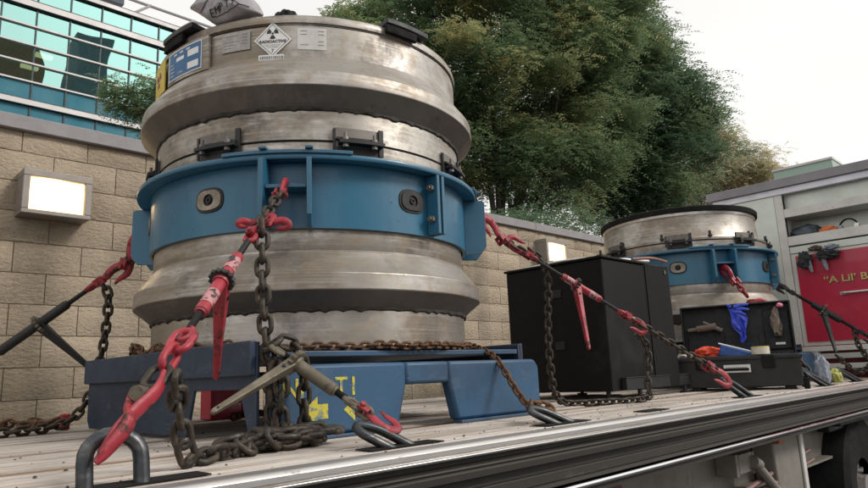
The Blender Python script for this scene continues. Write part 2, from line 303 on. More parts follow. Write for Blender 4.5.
# ------------------------------------------------------------------ mesh builder
class MB:
    def __init__(s): s.v = []; s.f = []; s.m = []; s.mi = 0
    def add(s, vs, fs):
        b = len(s.v); s.v += [tuple(p) for p in vs]; s.f += [tuple(i+b for i in f) for f in fs]; s.m += [s.mi]*len(fs); return s
    def box(s, c, d, rot=None):
        c = Vector(c); hx, hy, hz = d[0]/2, d[1]/2, d[2]/2
        vs = [Vector((x, y, z)) for z in (-hz, hz) for y in (-hy, hy) for x in (-hx, hx)]
        if rot is not None: vs = [rot @ v for v in vs]
        return s.add([c+v for v in vs], [(0, 2, 3, 1), (4, 5, 7, 6), (0, 1, 5, 4), (2, 6, 7, 3), (0, 4, 6, 2), (1, 3, 7, 5)])
    def b2(s, a, b):  # box by corners
        return s.box([(a[i]+b[i])/2 for i in range(3)], [abs(b[i]-a[i]) for i in range(3)])
    def hexa(s, p): return s.add(p, [(0, 3, 2, 1), (4, 5, 6, 7), (0, 1, 5, 4), (1, 2, 6, 5), (2, 3, 7, 6), (3, 0, 4, 7)])
    def prism(s, pts, off):
        n = len(pts); o = Vector(off); P = [Vector(p) for p in pts]
        return s.add(P+[p+o for p in P], [tuple(range(n))[::-1], tuple(range(n, 2*n))]+[(i, (i+1) % n, (i+1) % n+n, i+n) for i in range(n)])
    def tube(s, path, r, n=10, cap=True, closed=False, flat=1., up=None):
        P = [Vector(p) for p in path]; k = len(P)
        rr = r if isinstance(r, (list, tuple)) else [r]*k
        T = []
        for i in range(k):
            if closed: t = P[(i+1) % k]-P[i-1]
            else: t = P[min(i+1, k-1)]-P[max(i-1, 0)]
            T.append(t.normalized())
        u = Vector(up) if up else (Vector((0, 0, 1)) if abs(T[0].z) < .9 else Vector((1, 0, 0)))
        u = (u-T[0]*u.dot(T[0])).normalized(); vs = []
        for i in range(k):
            u = (u-T[i]*u.dot(T[i])).normalized(); w = T[i].cross(u)
            for j in range(n):
                a = 2*PI*j/n; vs.append(P[i]+(u*math.cos(a)*flat+w*math.sin(a))*rr[i])
        fs = []
        for i in range(k if closed else k-1):
            i2 = (i+1) % k
            for j in range(n): fs.append((i*n+j, i*n+(j+1) % n, i2*n+(j+1) % n, i2*n+j))
        if cap and not closed: fs += [tuple(range(n))[::-1], tuple(range((k-1)*n, k*n))]
        return s.add(vs, fs)
    def cyl(s, a, b, r, r2=None, n=16): return s.tube([a, b], [r, r if r2 is None else r2], n)
    def lathe(s, prof, c, a0=0, a1=360, n=96, closed=False, wob=None):
        full = abs(a1-a0) >= 359.9; k = n if full else n+1; vs = []; m = len(prof)
        for i in range(k):
            a = R(a0+(a1-a0)*i/n)
            for j, (r, z) in enumerate(prof):
                if wob: r, z = wob(j, a, r, z)
                vs.append((c[0]+r*math.cos(a), c[1]+r*math.sin(a), c[2]+z))
        fs = []
        for i in range(n):
            i2 = (i+1) % k
            for j in range(m if closed else m-1):
                j2 = (j+1) % m
                fs.append((i*m+j, i2*m+j, i2*m+j2, i*m+j2))
        if not full and closed: fs += [tuple(range(m)), tuple(range((k-1)*m, k*m))[::-1]]
        return s.add(vs, fs)
    def arcbox(s, c, r0, r1, a0, a1, z0, z1, n=None):
        n = n or max(2, int(abs(a1-a0)/2.5)); return s.lathe([(r0, z0), (r1, z0), (r1, z1), (r0, z1)], c, a0, a1, n, closed=True)
    def build(s, name, mats, parent=None, smooth=35, bevel=0, origin=None):
        me = bpy.data.meshes.new(name)
        o = bpy.data.objects.new(name, me); COL.objects.link(o)
        org = Vector((0, 0, 0)); p = parent
        if origin is not None: org = Vector(origin)
        elif parent is not None: org = Vector(parent['_o'])
        elif parent is None and s.v:
            a = np.array(s.v); org = Vector(((a[:, 0].min()+a[:, 0].max())/2, (a[:, 1].min()+a[:, 1].max())/2, a[:, 2].min()))
        me.from_pydata([(v[0]-org.x, v[1]-org.y, v[2]-org.z) for v in s.v], [], s.f)
        ms = mats if isinstance(mats, (list, tuple)) else [mats]
        for x in ms: me.materials.append(x)
        if len(ms) > 1:
            for q, i in zip(me.polygons, s.m): q.material_index = i
        if smooth:
            me.shade_smooth(); me.set_sharp_from_angle(angle=R(smooth))
        bm = bmesh.new(); bm.from_mesh(me); bmesh.ops.recalc_face_normals(bm, faces=bm.faces); bm.to_mesh(me); bm.free()
        if bevel:
            b = o.modifiers.new('bevel', 'BEVEL'); b.width = bevel; b.segments = 2; b.limit_method = 'ANGLE'; b.angle_limit = R(40)
        o['_o'] = tuple(org)
        if parent is None: o.location = (org.x, org.y, org.z+DZ)
        else:
            o.parent = parent; q = Vector(parent['_o']); o.location = org-q
        return o

def tag(o, label=None, cat=None, group=None, kind=None):
    if label: o['label'] = label
    if cat: o['category'] = cat
    if group: o['group'] = group
    if kind: o['kind'] = kind
    return o
def thing(name, loc, label, cat, group=None):
    o = bpy.data.objects.new(name, None); COL.objects.link(o); o.empty_display_size = .1
    o['_o'] = tuple(loc); o.location = (loc[0], loc[1], loc[2]+DZ)
    return tag(o, label, cat, group)
def dup(o, delta, label=None, rotz=0):
    def rec(x, par):
        c = x.copy(); COL.objects.link(c)
        if par is not None: c.parent = par
        for ch in list(x.children): rec(ch, c)
        return c
    c = rec(o, None); c.location = Vector(o.location)+Vector(delta); c.rotation_euler.z += rotz
    if label: c['label'] = label
    return c
V = Vector
def lerp(a, b, t): return V(a)*(1-t)+V(b)*t
def smoothpath(pts, n=8):
    P = [V(p) for p in pts]; out = []
    Q = [P[0]*2-P[1]]+P+[P[-1]*2-P[-2]]
    for i in range(1, len(Q)-2):
        for k in range(n):
            t = k/n; a, b, c, d = Q[i-1:i+3]
            out.append(.5*((2*b)+(c-a)*t+(2*a-5*b+4*c-d)*t*t+(3*b-a-3*c+d)*t**3))
    out.append(P[-1]); return out

# ------------------------------------------------------------------ setting: ground, wall, glass building
g = MB(); g.add([(-300, -300, -DZ), (400, -300, -DZ), (400, 500, -DZ), (-300, 500, -DZ)], [(0, 1, 2, 3)])
tag(g.build('ground', M_ASPH, smooth=0), kind='structure')

def block_wall():
    t = thing('block_wall', (7, 4.9, -DZ), 'tan split-face concrete block wall with grey coping behind the trailer', 'wall')
    mb = MB(); tone = []
    rng = random.Random(3)
    x0, x1 = -4.0, 19.0
    ztop = 1.87
    zs = [z for z in np.arange(.13-.2*7, ztop+.001, .2)]
    rows = [(z, min(z+.2, ztop)) for z in zs]
    for k, (za, zb) in enumerate(rows):
        if zb-za < .03: continue
        ridx = round((za-.13)/.2)
        off = 1.39 if ridx % 2 == 0 else 1.185
        i0 = math.floor((x0-off)/.4)
        for i in range(i0, int((x1-off)/.4)+1):
            a, b = off+i*.4+.003, off+(i+1)*.4-.003
            A, B = za+.003, zb-.003
            dy = rng.uniform(-.006, .006); c = .012
            # face with pushed-out split centre
            nx, nz = 5, 3; vs = []; fs = []
            for jz in range(nz+1):
                for jx in range(nx+1):
                    x = a+(b-a)*jx/nx; z = A+(B-A)*jz/nz
                    edge = jx in (0, nx) or jz in (0, nz)
                    y = 4.82 if edge else 4.80+dy+rng.uniform(-.009, .007)
                    if edge: y = 4.812+rng.uniform(-.003, .003)
                    vs.append((x, y, z))
            for jz in range(nz):
                for jx in range(nx):
                    q = jz*(nx+1)+jx; fs.append((q, q+1, q+nx+2, q+nx+1))
            n0 = len(vs)
            ring = [q for q in range(nx+1)]+[q*(nx+1)+nx for q in range(1, nz+1)]+[nz*(nx+1)+q for q in range(nx-1, -1, -1)]+[q*(nx+1) for q in range(nz-1, 0, -1)]
            for q in ring: vs.append((vs[q][0], 4.835, vs[q][2]))
            for j in range(len(ring)): fs.append((ring[j], n0+j, n0+(j+1) % len(ring), ring[(j+1) % len(ring)]))
            tv = rng.random()
            tone += [tv]*len(fs); mb.add(vs, fs)
    o = mb.build('block_face', M_BLOCK, t, smooth=50)
    at = o.data.attributes.new('tone', 'FLOAT', 'FACE'); at.data.foreach_set('value', tone)
    mb = MB(); mb.b2((x0-.02, 4.822, -DZ), (x1+.02, 5.0, ztop-.004)); mb.build('wall_core', M_MORTAR, t, smooth=0)
    mb = MB()
    for i in range(int((x1-x0)/1.5)+1):
        a = x0+i*1.5
        mb.prism([(a, 4.765, ztop), (a, 5.06, ztop), (a, 5.06, 1.965), (a, 4.91, 1.98), (a, 4.765, 1.965)], (1.494, 0, 0))
    mb.build('coping', M_CONC, t, smooth=0, bevel=.004)
block_wall()

def sconce(x, z0, z1, w, label):
    t = thing('wall_lamp', (x+w/2, 4.8, z0), label, 'wall lamp', 'rectangular lamps lit on the block wall')
    y0, y1 = 4.63, 4.80; fr = .04
    mb = MB()
    mb.b2((x, y0, z0), (x+w, y1, z0+.028)); mb.b2((x, y0, z1-.045), (x+w, y1, z1))
    mb.b2((x, y0, z0+.029), (x+fr, y1, z1-.046)); mb.b2((x+w-fr, y0, z0+.029), (x+w, y1, z1-.046))
    mb.build('lamp_housing', M_SCON, t, smooth=0, bevel=.004)
    mb = MB(); mb.b2((x+fr+.002, y0+.02, z0+.03), (x+w-fr-.002, y0+.045, z1-.047)); mb.build('lit_lens', M_LENS, t, smooth=0, bevel=.006)
sconce(.975, 1.285, 1.575, .405, 'large square grey wall lamp glowing yellow beside the left cask')
sconce(6.50, 1.45, 1.75, .46, 'distant wall lamp glowing above the black cabinet')

def glass_building():
    Y = 40.
    t = thing('glass_building', (10, Y, -DZ), 'tall teal glass office building with white floor bands at upper left', 'building')
    x0, x1 = -14.0, 30.0
    zb = {'p1': (23.08, 23.34), 'b2': (21.56, 21.92), 'l3': 20.42, 'l4': 19.27, 'l5': 18.16, 'l6': 17.08, 'b7': (15.68, 15.98), 'b8': (10.6, 11.2), 'l9': 14.2, 'l10': 12.9, 'l11': 12.0}
    xs = [8.44+1.72*i for i in range(-13, 14)]
    mb = MB(); mb.add([(x0, Y, 11.2), (x1, Y, 11.2), (x1, Y, 23.1), (x0, Y, 23.1)], [(0, 1, 2, 3)]); mb.build('glazing', M_GLASS, t, smooth=0)
    mb = MB(); mb.b2((x0, Y-.02, 15.99), (x1, Y+.3, 17.02)); mb.b2((x0, Y-.02, 11.25), (x1, Y+.3, 15.67)); mb.build('spandrel_glass', M_SPGL, t, smooth=0)
    mb = MB()
    for a, b in (zb['p1'], zb['b2'], zb['b7'], zb['b8']): mb.b2((x0, Y-.22, a), (x1, Y+.25, b))
    for z in (zb['l3'], zb['l4'], zb['l5'], zb['l6']): mb.b2((x0, Y-.16, z-.04), (x1, Y+.05, z+.05))
    mb.build('floor_band', M_SPAN, t, smooth=0)
    mb = MB()
    for x in xs: mb.b2((x-.035, Y-.10, 11.2), (x+.035, Y+.06, 23.08))
    for z in (23.36, 23.05, 21.94, 21.54, 16.0, 15.66): mb.b2((x0, Y-.235, z-.016), (x1, Y+.06, z+.016))
    mb.build('mullion', M_MULL, t, smooth=0)
    mb = MB()   # rooms behind the glass
    mb.b2((x0, Y+5, 10), (x1, Y+5.2, 23.0)); mb.b2((x0, Y+.3, 20.9), (x1, Y+5, 21.1)); mb.b2((x0, Y+.3, 16.9), (x1, Y+5, 17.0)); mb.b2((x0, Y+.3, 11), (x1, Y+5, 11.1))
    mb.b2((x0-.1, Y+.0, 10), (x0, Y+5, 22.1)); mb.b2((x1, Y+.0, 10), (x1+.1, Y+5, 22.1))
    mb.build('interior', mat('office_wall', (.16, .13, .11), .9, 0, .2, .3), t, smooth=0)
    mb = MB(); mb.b2((x0, Y+.1, 23.1), (x1, Y+12, 23.2)); mb.b2((x0, Y+.1, -DZ), (x1, Y+12, 10.6)); mb.build('body', M_SPAN, t, smooth=0)
    for (x, z) in ((9.3, 19.6), (8.6, 18.7), (4.2, 19.4)):
        mb = MB(); mb.box((x, Y+1.6, z), (.9, .35, .22)); mb.build('ceiling_lamp', M_CEIL, t, smooth=0, bevel=.04)
    # roof canopy with struts
    mb = MB(); mb.b2((-14, Y+1.5, 24.6), (13.6, Y+7, 25.3)); mb.build('canopy', M_DGREY, t, smooth=0)
    mb = MB()
    for x in (10.5, 13.6, 16.6, 19.8):
        mb.cyl((x, Y+.1, 23.3), (x+1.7, Y+1.5, 25.2), .09, n=8)
    mb.tube([(8, Y+1.6, 25.2), (24.5, Y+1.6, 25.2)], .10, 8)
    mb.build('roof_strut', M_CONC, t, smooth=40)
glass_building()
def back_building(name, x0, x1, y0, y1, h, m, label):
    t = thing(name, ((x0+x1)/2, (y0+y1)/2, -DZ), label, 'building')
    mb = MB(); mb.b2((x0, y0, -DZ), (x1, y1, h)); mb.build('wall', m, t, smooth=0)
back_building('office_tower', 80, 94.5, -240, -220, 157, M_DGREY, 'grey tower block mirrored in the glass facade')
back_building('brick_building', -60, 66, -250, -220, 141, M_BRICKB, 'brown brick building mirrored in the glass facade')
t = thing('glass_roof_box', (32, 8, -DZ), 'pale green roof block showing above the rack roof at right', 'building')
mb = MB(); mb.b2((30, 6.93, -DZ), (36, 9.2, 8.15)); mb.build('wall', mat('pale_green', (.36, .47, .40), .5, 0, .05, .4), t, smooth=0)
mb = MB(); mb.b2((29.95, 6.9, 8.155), (36.05, 9.25, 8.25)); mb.build('roof_edge', M_SPAN, t, smooth=0)

# ------------------------------------------------------------------ trailer
def trailer():
    t = thing('flatbed_trailer', (3, 2.5, -DZ), 'flatbed trailer with pale grooved deck boards and bright aluminium edge rails', 'trailer')
    X0, X1 = -1.6, 8.6
    mb = MB(); y = 1.345; rng = random.Random(5); i = 0
    while y < 3.72:
        w = .135 if i % 4 else .085
        mb.mi = 1 if i % 4 == 0 and i > 0 else 0
        if mb.mi: mb.b2((X0, y, -.035), (X1, y+w-.006, -.006))
        else:
            # grooved board: three shallow ribs
            pts = [(X0, y, -.035), (X0, y+w-.005, -.035), (X0, y+w-.005, -.002)]
            k = 5
            for j in range(k-1, 0, -1):
                c = y+(w-.005)*j/k; pts += [(X0, c+.006, 0), (X0, c+.003, -.004), (X0, c-.003, -.004), (X0, c-.006, 0)]
            pts += [(X0, y, -.002)]
            mb.prism(pts, (X1-X0, 0, 0))
        y += w; i += 1
    mb.mi = 0; mb.b2((X0, 1.34, -.06), (X1, 3.74, -.037))
    mb.build('deck', [M_DECK, M_NAILER], t, smooth=30)
    # rub rail extrusion along near edge (outline in Y,Z)
    def ext(name, pts, m, bev=.0, x0=X0, x1=X1):
        q = MB(); q.prism([(x0, a, b) for a, b in pts], (x1-x0, 0, 0)); return q.build(name, m, t, smooth=30, bevel=bev)
    ext('rub_rail', [(1.342, .000), (1.342, -.034), (1.256, -.034), (1.252, -.030), (1.252, -.026), (1.258, -.0245), (1.258, -.021), (1.252, -.0195), (1.252, -.006), (1.256, .0), (1.264, .004), (1.270, .004), (1.276, .000), (1.290, -.001), (1.2905, -.004), (1.2945, -.004), (1.295, -.001)], M_ALU, .002)
    ext('side_channel', [(1.342, -.0345), (1.285, -.0345), (1.285, -.052), (1.258, -.056), (1.256, -.062), (1.262, -.066), (1.256, -.070), (1.258, -.090), (1.288, -.096), (1.288, -.118), (1.272, -.121), (1.272, -.150), (1.342, -.150)], M_CHAN, .002)
    ext('lower_channel', [(1.40, -.1505), (1.262, -.1505), (1.250, -.158), (1.262, -.164), (1.40, -.168)], M_CHAN)
    q = MB(); q.tube([(X0, 1.252, -.176), (X1, 1.252, -.176)], .0095, 12); q.build('polished_rail', mat('polished', (.8, .8, .82), .16, 1, .05, 4), t)
    ext('edge_beam', [(1.262, -.1855), (1.40, -.1855), (1.40, -.215), (1.262, -.208)], M_CHAN)
    ext('far_edge', [(3.74, .0), (3.80, .004), (3.80, -.15), (3.74, -.15)], M_ALU, .003)
    # frame beneath
    q = MB(); q.b2((X0, 1.53, -.46), (X1, 1.55, -.16)); q.b2((X0, 1.46, -.475), (X1, 1.62, -.461)); q.build('side_beam', M_FRAME, t, smooth=0)
    q = MB(); q.b2((X0, 3.3, -.46), (X1, 3.32, -.16)); q.build('far_beam', M_FRAME, t, smooth=0)
    q = MB()
    for k in range(14): q.b2((X0+.3+k*.75, 1.56, -.30), (X0+.36+k*.75, 3.29, -.062))
    q.build('cross_member', M_ALUD, t, smooth=0)
    # landing leg
    lg = MB(); lg.prism([(3.90, 1.40, -.17), (4.36, 1.40, -.17), (4.30, 1.40, -1.1), (4.00, 1.40, -1.1)], (0, .12, 0))
    o = lg.build('support_leg', M_FRAME, t, smooth=0, bevel=.012)
    q = MB(); q.b2((4.31, 1.385, -.175), (4.36, 1.399, -1.05)); q.build('leg_flange', M_RACK, o, smooth=0, bevel=.004)
    q = MB(); q.b2((3.90, 1.36, -.215), (3.97, 1.395, -.26)); q.build('marker_lamp', mat('amber_lens', (.45, .10, .02), .3, 0, .1, 8), o, smooth=0, bevel=.006)
    q = MB(); q.b2((3.45, 1.42, -.27), (3.48, 1.528, -.38)); q.b2((3.485, 1.42, -.275), (3.66, 1.44, -.37)); q.b2((3.665, 1.42, -.275), (3.69, 1.528, -.385))
    q.build('bracket', M_FRAME, t, smooth=0, bevel=.004)
    q = MB(); q.cyl((3.66, 1.41, -.33), (4.05, 1.36, -.66), .024); q.cyl((3.63, 1.41, -.32), (3.7, 1.41, -.345), .032); q.build('brace_rod', M_FRAME, t)
    q = MB(); q.tube([(2.6, 1.42, -.52), (3.3, 1.42, -.47), (4.0, 1.43, -.41), (4.6, 1.44, -.37)], .012, 8); q.tube([(2.6, 1.40, -.55), (4.6, 1.42, -.42)], .01, 8); q.build('air_hose', mat('dull_pink', (.24, .13, .12), .5, .2, .2, 12), t)
    # identification plate
    q = MB(); q.b2((2.06, 1.45, -.36), (2.42, 1.462, -.252)); o = q.build('plate', mat('maroon_plate', (.16, .015, .03), .4, 0, .1, 5), t, smooth=0, bevel=.02)
    q = MB(); q.b2((2.10, 1.444, -.35), (2.22, 1.449, -.275)); q.b2((2.24, 1.444, -.35), (2.38, 1.449, -.275)); q.build('plate_mark', M_WHITE, o, smooth=0)
    # wheels under the deck at the right
    for k, x in enumerate((5.55, 6.9)):
        w = MB(); c = V((x, 1.40, -.72)); pr = [(.20, 0), (.30, -.02), (.44, -.03), (.49, 0), (.50, .06), (.50, .2), (.44, .26), (.2, .24)]
        vs = []; n = 40
        for i in range(n):
            a = 2*PI*i/n
            for (r_, y_) in pr: vs.append((c.x+r_*math.cos(a), c.y+y_, c.z+r_*math.sin(a)))
        m_ = len(pr); fs = [(i*m_+j, ((i+1) % n)*m_+j, ((i+1) % n)*m_+j+1, i*m_+j+1) for i in range(n) for j in range(m_-1)]
        w.add(vs, fs); wo = w.build('wheel', M_RUBBER, t)
        w = MB(); w.cyl((c.x, 1.46, c.z), (c.x, 1.5, c.z), .21, n=24); w.cyl((c.x, 1.38, c.z), (c.x, 1.46, c.z), .09, n=20)
        for i in range(8):
            a = 2*PI*i/8; w.cyl((c.x+.15*math.cos(a), 1.43, c.z+.15*math.sin(a)), (c.x+.15*math.cos(a), 1.47, c.z+.15*math.sin(a)), .018, n=6)
        w.build('hub', M_ALU, wo)
    q = MB()
    q.b2((5.0, 1.42, -.30), (8.4, 1.50, -.18)); q.b2((5.0, 1.35, -.26), (8.4, 1.42, -.235))
    q.build('mudguard', M_BLACK, t, smooth=0, bevel=.01)
    # recessed pockets
    for (x, y, w) in ((.50, 1.40, .34), (1.23, 1.40, .26), (1.98, 1.40, .26), (2.62, 1.40, .18), (3.70, 1.42, .26), (5.05, 1.42, .22), (5.85, 1.42, .26)):
        q = MB(); q.b2((x-w/2, y-.035, .0015), (x+w/2, y+.035, .0045)); q.build('ring_pocket', M_RUBBER, t, smooth=0)
    return t
TR = trailer()
def ring(b0, b1, apex, r=.0145):
    b0, b1, ap = V(b0), V(b1), V(apex); mid = (b0+b1)/2; h = ap-mid; s = (b1-b0)/2
    P = [b0-h*.25, b0+h*.15, b0+h*.5]
    for k in range(1, 12):
        a = PI*k/12; P.append(mid+h*.55-s*math.cos(a)+h*.45*math.sin(a))
    P += [b1+h*.5, b1+h*.15, b1-h*.25]
    mb = MB(); mb.tube(P, r, 14); mb.build('tie_down_ring', M_RING, TR)
ring((.435, 1.40, 0), (.535, 1.385, 0), (.485, 1.41, .098), .0155)
ring((1.18, 1.385, 0), (1.26, 1.40, 0), (1.125, 1.45, .062), .0125)
ring((1.95, 1.40, 0), (2.03, 1.40, 0), (1.90, 1.47, .055), .0125)
ring((3.66, 1.42, 0), (3.76, 1.42, 0), (3.60, 1.50, .10))
ring((5.05, 1.42, 0), (5.15, 1.42, 0), (4.96, 1.50, .09))
ring((5.82, 1.42, 0), (5.93, 1.42, 0), (5.68, 1.50, .10))

# ------------------------------------------------------------------ casks
def wrap(mesh_obj, c, r, ang, z0, k=1.0):
    """bend a flat mesh (x right, y up) round a vertical cylinder"""
    for v in mesh_obj.data.vertices:
        x, y, z = v.co; a = ang+x/r*k; rr = r+z
        v.co = (c[0]+rr*math.cos(a), c[1]+rr*math.sin(a), z0+y)
def textmesh(s, size, align='CENTER', extr=.0005, offs=0.):
    cu = bpy.data.curves.new('lettering', 'FONT'); cu.body = s; cu.size = size; cu.align_x = align; cu.align_y = 'CENTER'; cu.extrude = extr; cu.offset = offs
    cu.resolution_u = 3
    o = bpy.data.objects.new('tmp', cu); COL.objects.link(o)
    dg = bpy.context.evaluated_depsgraph_get(); me = bpy.data.meshes.new_from_object(o.evaluated_get(dg)); bpy.data.objects.remove(o)
    return [tuple(v.co) for v in me.vertices], [tuple(p.vertices) for p in me.polygons]
def wrapmb(mb, c, r, ang, z0):
    mb.v = [(c[0]+(r+z)*math.cos(R(ang)+x/r), c[1]+(r+z)*math.sin(R(ang)+x/r), z0+y) for (x, y, z) in mb.v]; return mb
def grid(mb, x0, x1, y0, y1, z0, z1, n=8):
    """thin slab subdivided along x so it can be wrapped"""
    vs = []; 
    for i in range(n+1):
        x = x0+(x1-x0)*i/n; vs += [(x, y0, z0), (x, y1, z0), (x, y1, z1), (x, y0, z1)]
    fs = [(0, 1, 2, 3), (4*n, 4*n+3, 4*n+2, 4*n+1)]
    for i in range(n):
        b = 4*i
        for j in range(4): fs.append((b+j, b+4+j, b+4+(j+1) % 4, b+(j+1) % 4))
    mb.add(vs, fs)

def cask(c, full, name, label, zoff=0.):
    C = (c[0], c[1], zoff)
    t = thing(name, (c[0], c[1], .285+zoff), label, 'transport cask', 'steel transport casks on the trailer')
    def wob(j, a, r, z):
        d = .0018*math.sin(3*a+1)+.001*math.sin(11*a+z*9); return r+d, z
    # lower shell
    mb = MB(); mb.lathe([(0, .287), (.690, .285), (.702, .292), (.702, .300), (.697, .306), (.697, .43)], C, wob=wob, n=128)
    mb.build('base_drum', M_STEEL, t)
    mb = MB()
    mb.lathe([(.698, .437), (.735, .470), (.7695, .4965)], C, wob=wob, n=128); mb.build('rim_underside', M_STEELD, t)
    mb = MB()
    mb.lathe([(.770, .497), (.7735, .4995), (.7745, .503), (.772, .558), (.7705, .5615), (.767, .564), (.706, .644), (.7035, .6475), (.7035, .655), (.698, .656)], C, wob=wob, n=128)
    mb.build('lower_rim', M_STEEL, t, smooth=18)
    def weld(z, rr, up):
        mb = MB(); n = 720; vs = []
        for i in range(n):
            a = 2*PI*i/n; q = V((math.cos(a)*14, math.sin(a)*14, z*9)); e = .5+.5*math.sin(a*62+1.8*math.sin(a*9))
            s_ = max(0, e+.9*noise.noise(q))**2*.0042+.003*noise.noise(q*3); w2 = .002*noise.noise(q*2.2)
            for (dr, dz) in ((.006, .019), (.009+w2, .012), (.008+w2, .004-s_), (.0005, -.001-s_*1.15)):
                vs.append((C[0]+(rr+dr)*math.cos(a), C[1]+(rr+dr)*math.sin(a), C[2]+z+dz))
        fs = [(i*4+j, ((i+1) % n)*4+j, ((i+1) % n)*4+j+1, i*4+j+1) for i in range(n) for j in range(3)]
        mb.add(vs, fs); mb.build('weld_seam', M_WELD, t)
    weld(.430, .697, 1)
    mb = MB(); mb.lathe([(.698, .655), (.700, .660), (.700, .735)], C, wob=wob, n=128); mb.build('neck', M_STEEL, t)
    mb = MB(); mb.lathe([(.7, .735), (.7, 1.074), (.694, 1.077), (.694, 1.0815), (.7, 1.0845)]+([(.699, 1.20)] if full else [(.699, 1.10)]), C, wob=wob, n=128)
    mb.build('middle_drum', M_STEEL, t)
    mb = MB(); mb.lathe([(.6965, 1.0765), (.7005, 1.0775), (.7005, 1.0805), (.6965, 1.0815)], C, n=128); mb.build('seam_gasket', M_RUBBER, t)
    if full:
        weld(1.202, .698, 1)
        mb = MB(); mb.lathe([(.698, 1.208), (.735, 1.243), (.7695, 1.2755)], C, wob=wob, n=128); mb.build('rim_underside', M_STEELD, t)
        mb = MB(); mb.lathe([(.770, 1.276), (.7735, 1.2785), (.7745, 1.283), (.772, 1.330), (.7705, 1.334), (.767, 1.337), (.704, 1.424), (.7015, 1.428), (.7015, 1.432)], C, wob=wob, n=128)
        mb.build('upper_rim', M_STEEL, t, smooth=18)
        mb = MB(); mb.lathe([(.70, 1.432), (.699, 1.565), (.706, 1.567), (.707, 1.590), (.702, 1.600), (.690, 1.606)], C, wob=wob, n=128); mb.build('top_drum', M_STEEL, t)
        mb = MB(); mb.lathe([(.690, 1.606), (.66, 1.606), (.64, 1.60), (.3, 1.604), (0, 1.606)], C, n=96); mb.build('lid', M_STEELD, t)
        mb = MB(); mb.lathe([(.7000, 1.5575), (.7015, 1.5585), (.7015, 1.5605), (.7, 1.5615)], C, n=96); mb.build('lid_seam', M_RUBBER, t)
    else:
        mb = MB(); mb.lathe([(.699, 1.10), (.655, 1.108), (.648, 1.12), (.635, 1.28), (.634, 1.30)], C, wob=wob, n=128); mb.build('top_drum', M_STEEL, t)
        mb = MB(); mb.lathe([(.634, 1.30), (.640, 1.303), (.642, 1.325)], C, n=96); mb.build('bright_band', M_ALU, t)
        mb = MB(); mb.lathe([(.642, 1.325), (.660, 1.328), (.664, 1.362), (.655, 1.372), (.62, 1.374), (0, 1.37)], C, n=96); mb.build('gasket_rim', M_RUBBER, t)
        for k in range(12):
            a = R(15+30*k); mb = MB()
            mb.cyl((C[0]+.70*math.cos(a), C[1]+.70*math.sin(a), C[2]+1.10), (C[0]+.70*math.cos(a), C[1]+.70*math.sin(a), C[2]+1.15), .011, n=8)
            mb.cyl((C[0]+.70*math.cos(a), C[1]+.70*math.sin(a), C[2]+1.105), (C[0]+.70*math.cos(a), C[1]+.70*math.sin(a), C[2]+1.118), .018, n=6)
            mb.build('stud', M_BLACK, t)
    # closure clamps
    for k in range(8):
        ac = 205+45*k
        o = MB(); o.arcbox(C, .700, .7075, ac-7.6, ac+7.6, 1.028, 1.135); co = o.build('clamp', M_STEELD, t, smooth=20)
        o = MB(); o.arcbox(C, .706, .722, ac-7.2, ac+7.2, 1.083, 1.093); o.arcbox(C, .706, .745, ac-6.6, ac+7.6, 1.064, 1.078)
        o.arcbox(C, .706, .716, ac+6.6, ac+8.2, 1.03, 1.14); o.arcbox(C, .706, .712, ac-8.2, ac-7.3, 1.04, 1.13)
        o.arcbox(C, .706, .711, ac-7.0, ac+6.4, 1.026, 1.058)
        o.build('clamp_bar', M_BLACK, co, smooth=20, bevel=.001)
        for d in (-4.6, 4.6):
            o = MB(); a = R(ac+d); p = V((C[0]+.728*math.cos(a), C[1]+.728*math.sin(a), C[2]))
            o.cyl(p+V((0, 0, 1.052)), p+V((0, 0, 1.110)), .0065, n=10); o.cyl(p+V((0, 0, 1.0781)), p+V((0, 0, 1.092)), .012, n=6); o.cyl(p+V((0, 0, 1.0515)), p+V((0, 0, 1.0639)), .012, n=6)
            o.build('clamp_bolt', M_STEELD, co)
    # blue collar
    o = MB(); o.lathe([(.703, .733), (.717, .733), (.717, .985), (.703, .985)], C, n=128, closed=True, wob=lambda j, a, r, z: (r+.0015*math.sin(5*a), z)); col = o.build('collar', M_BLUE, t, bevel=.0015)
    o = MB(); o.lathe([(.703, .986), (.776, .984), (.778, .988), (.778, .999), (.776, 1.003), (.703, 1.003)], C, n=128, closed=True); o.build('collar_flange', M_BLUE, col)
    for k in range(4):
        ac = 229.5+90*k
        o = MB(); o.arcbox(C, .7035, .785, ac-17 if k else ac-19, ac+17, 1.0035, 1.017); o.build('flange_plate', M_BLUE, col, smooth=20, bevel=.002)
        for d in (-7.0, 5.2):
            a = R(ac+d); ca, sa = math.cos(a), math.sin(a); tn = V((-sa, ca, 0))*.009; rd = V((ca, sa, 0)); b = V((C[0], C[1], C[2]))
            pts = [b+rd*.718+V((0, 0, .728)), b+rd*.790+V((0, 0, .728)), b+rd*.818+V((0, 0, .765)), b+rd*.818+V((0, 0, .975)), b+rd*.800+V((0, 0, .984)), b+rd*.718+V((0, 0, .984))]
            o = MB(); o.prism([p-tn for p in pts], tn*2); o.build('lug_plate', M_BLUE, col, smooth=0, bevel=.002)
            o = MB(); o.prism([b+rd*.7035+V((0, 0, 1.0175))-tn*1.6, b+rd*.80+V((0, 0, 1.0175))-tn*1.6, b+rd*.80+V((0, 0, 1.027))-tn*1.6, b+rd*.7035+V((0, 0, 1.027))-tn*1.6], tn*3.2); o.build('lug_cap', M_BLUE, col, smooth=0, bevel=.002)
        a = R(ac-.4); o = MB(); o.arcbox(C, .718, .798, ac-6.2, ac+4.4, .868, .882); o.build('anchor_plate', M_BLUE, col, smooth=20, bevel=.002)
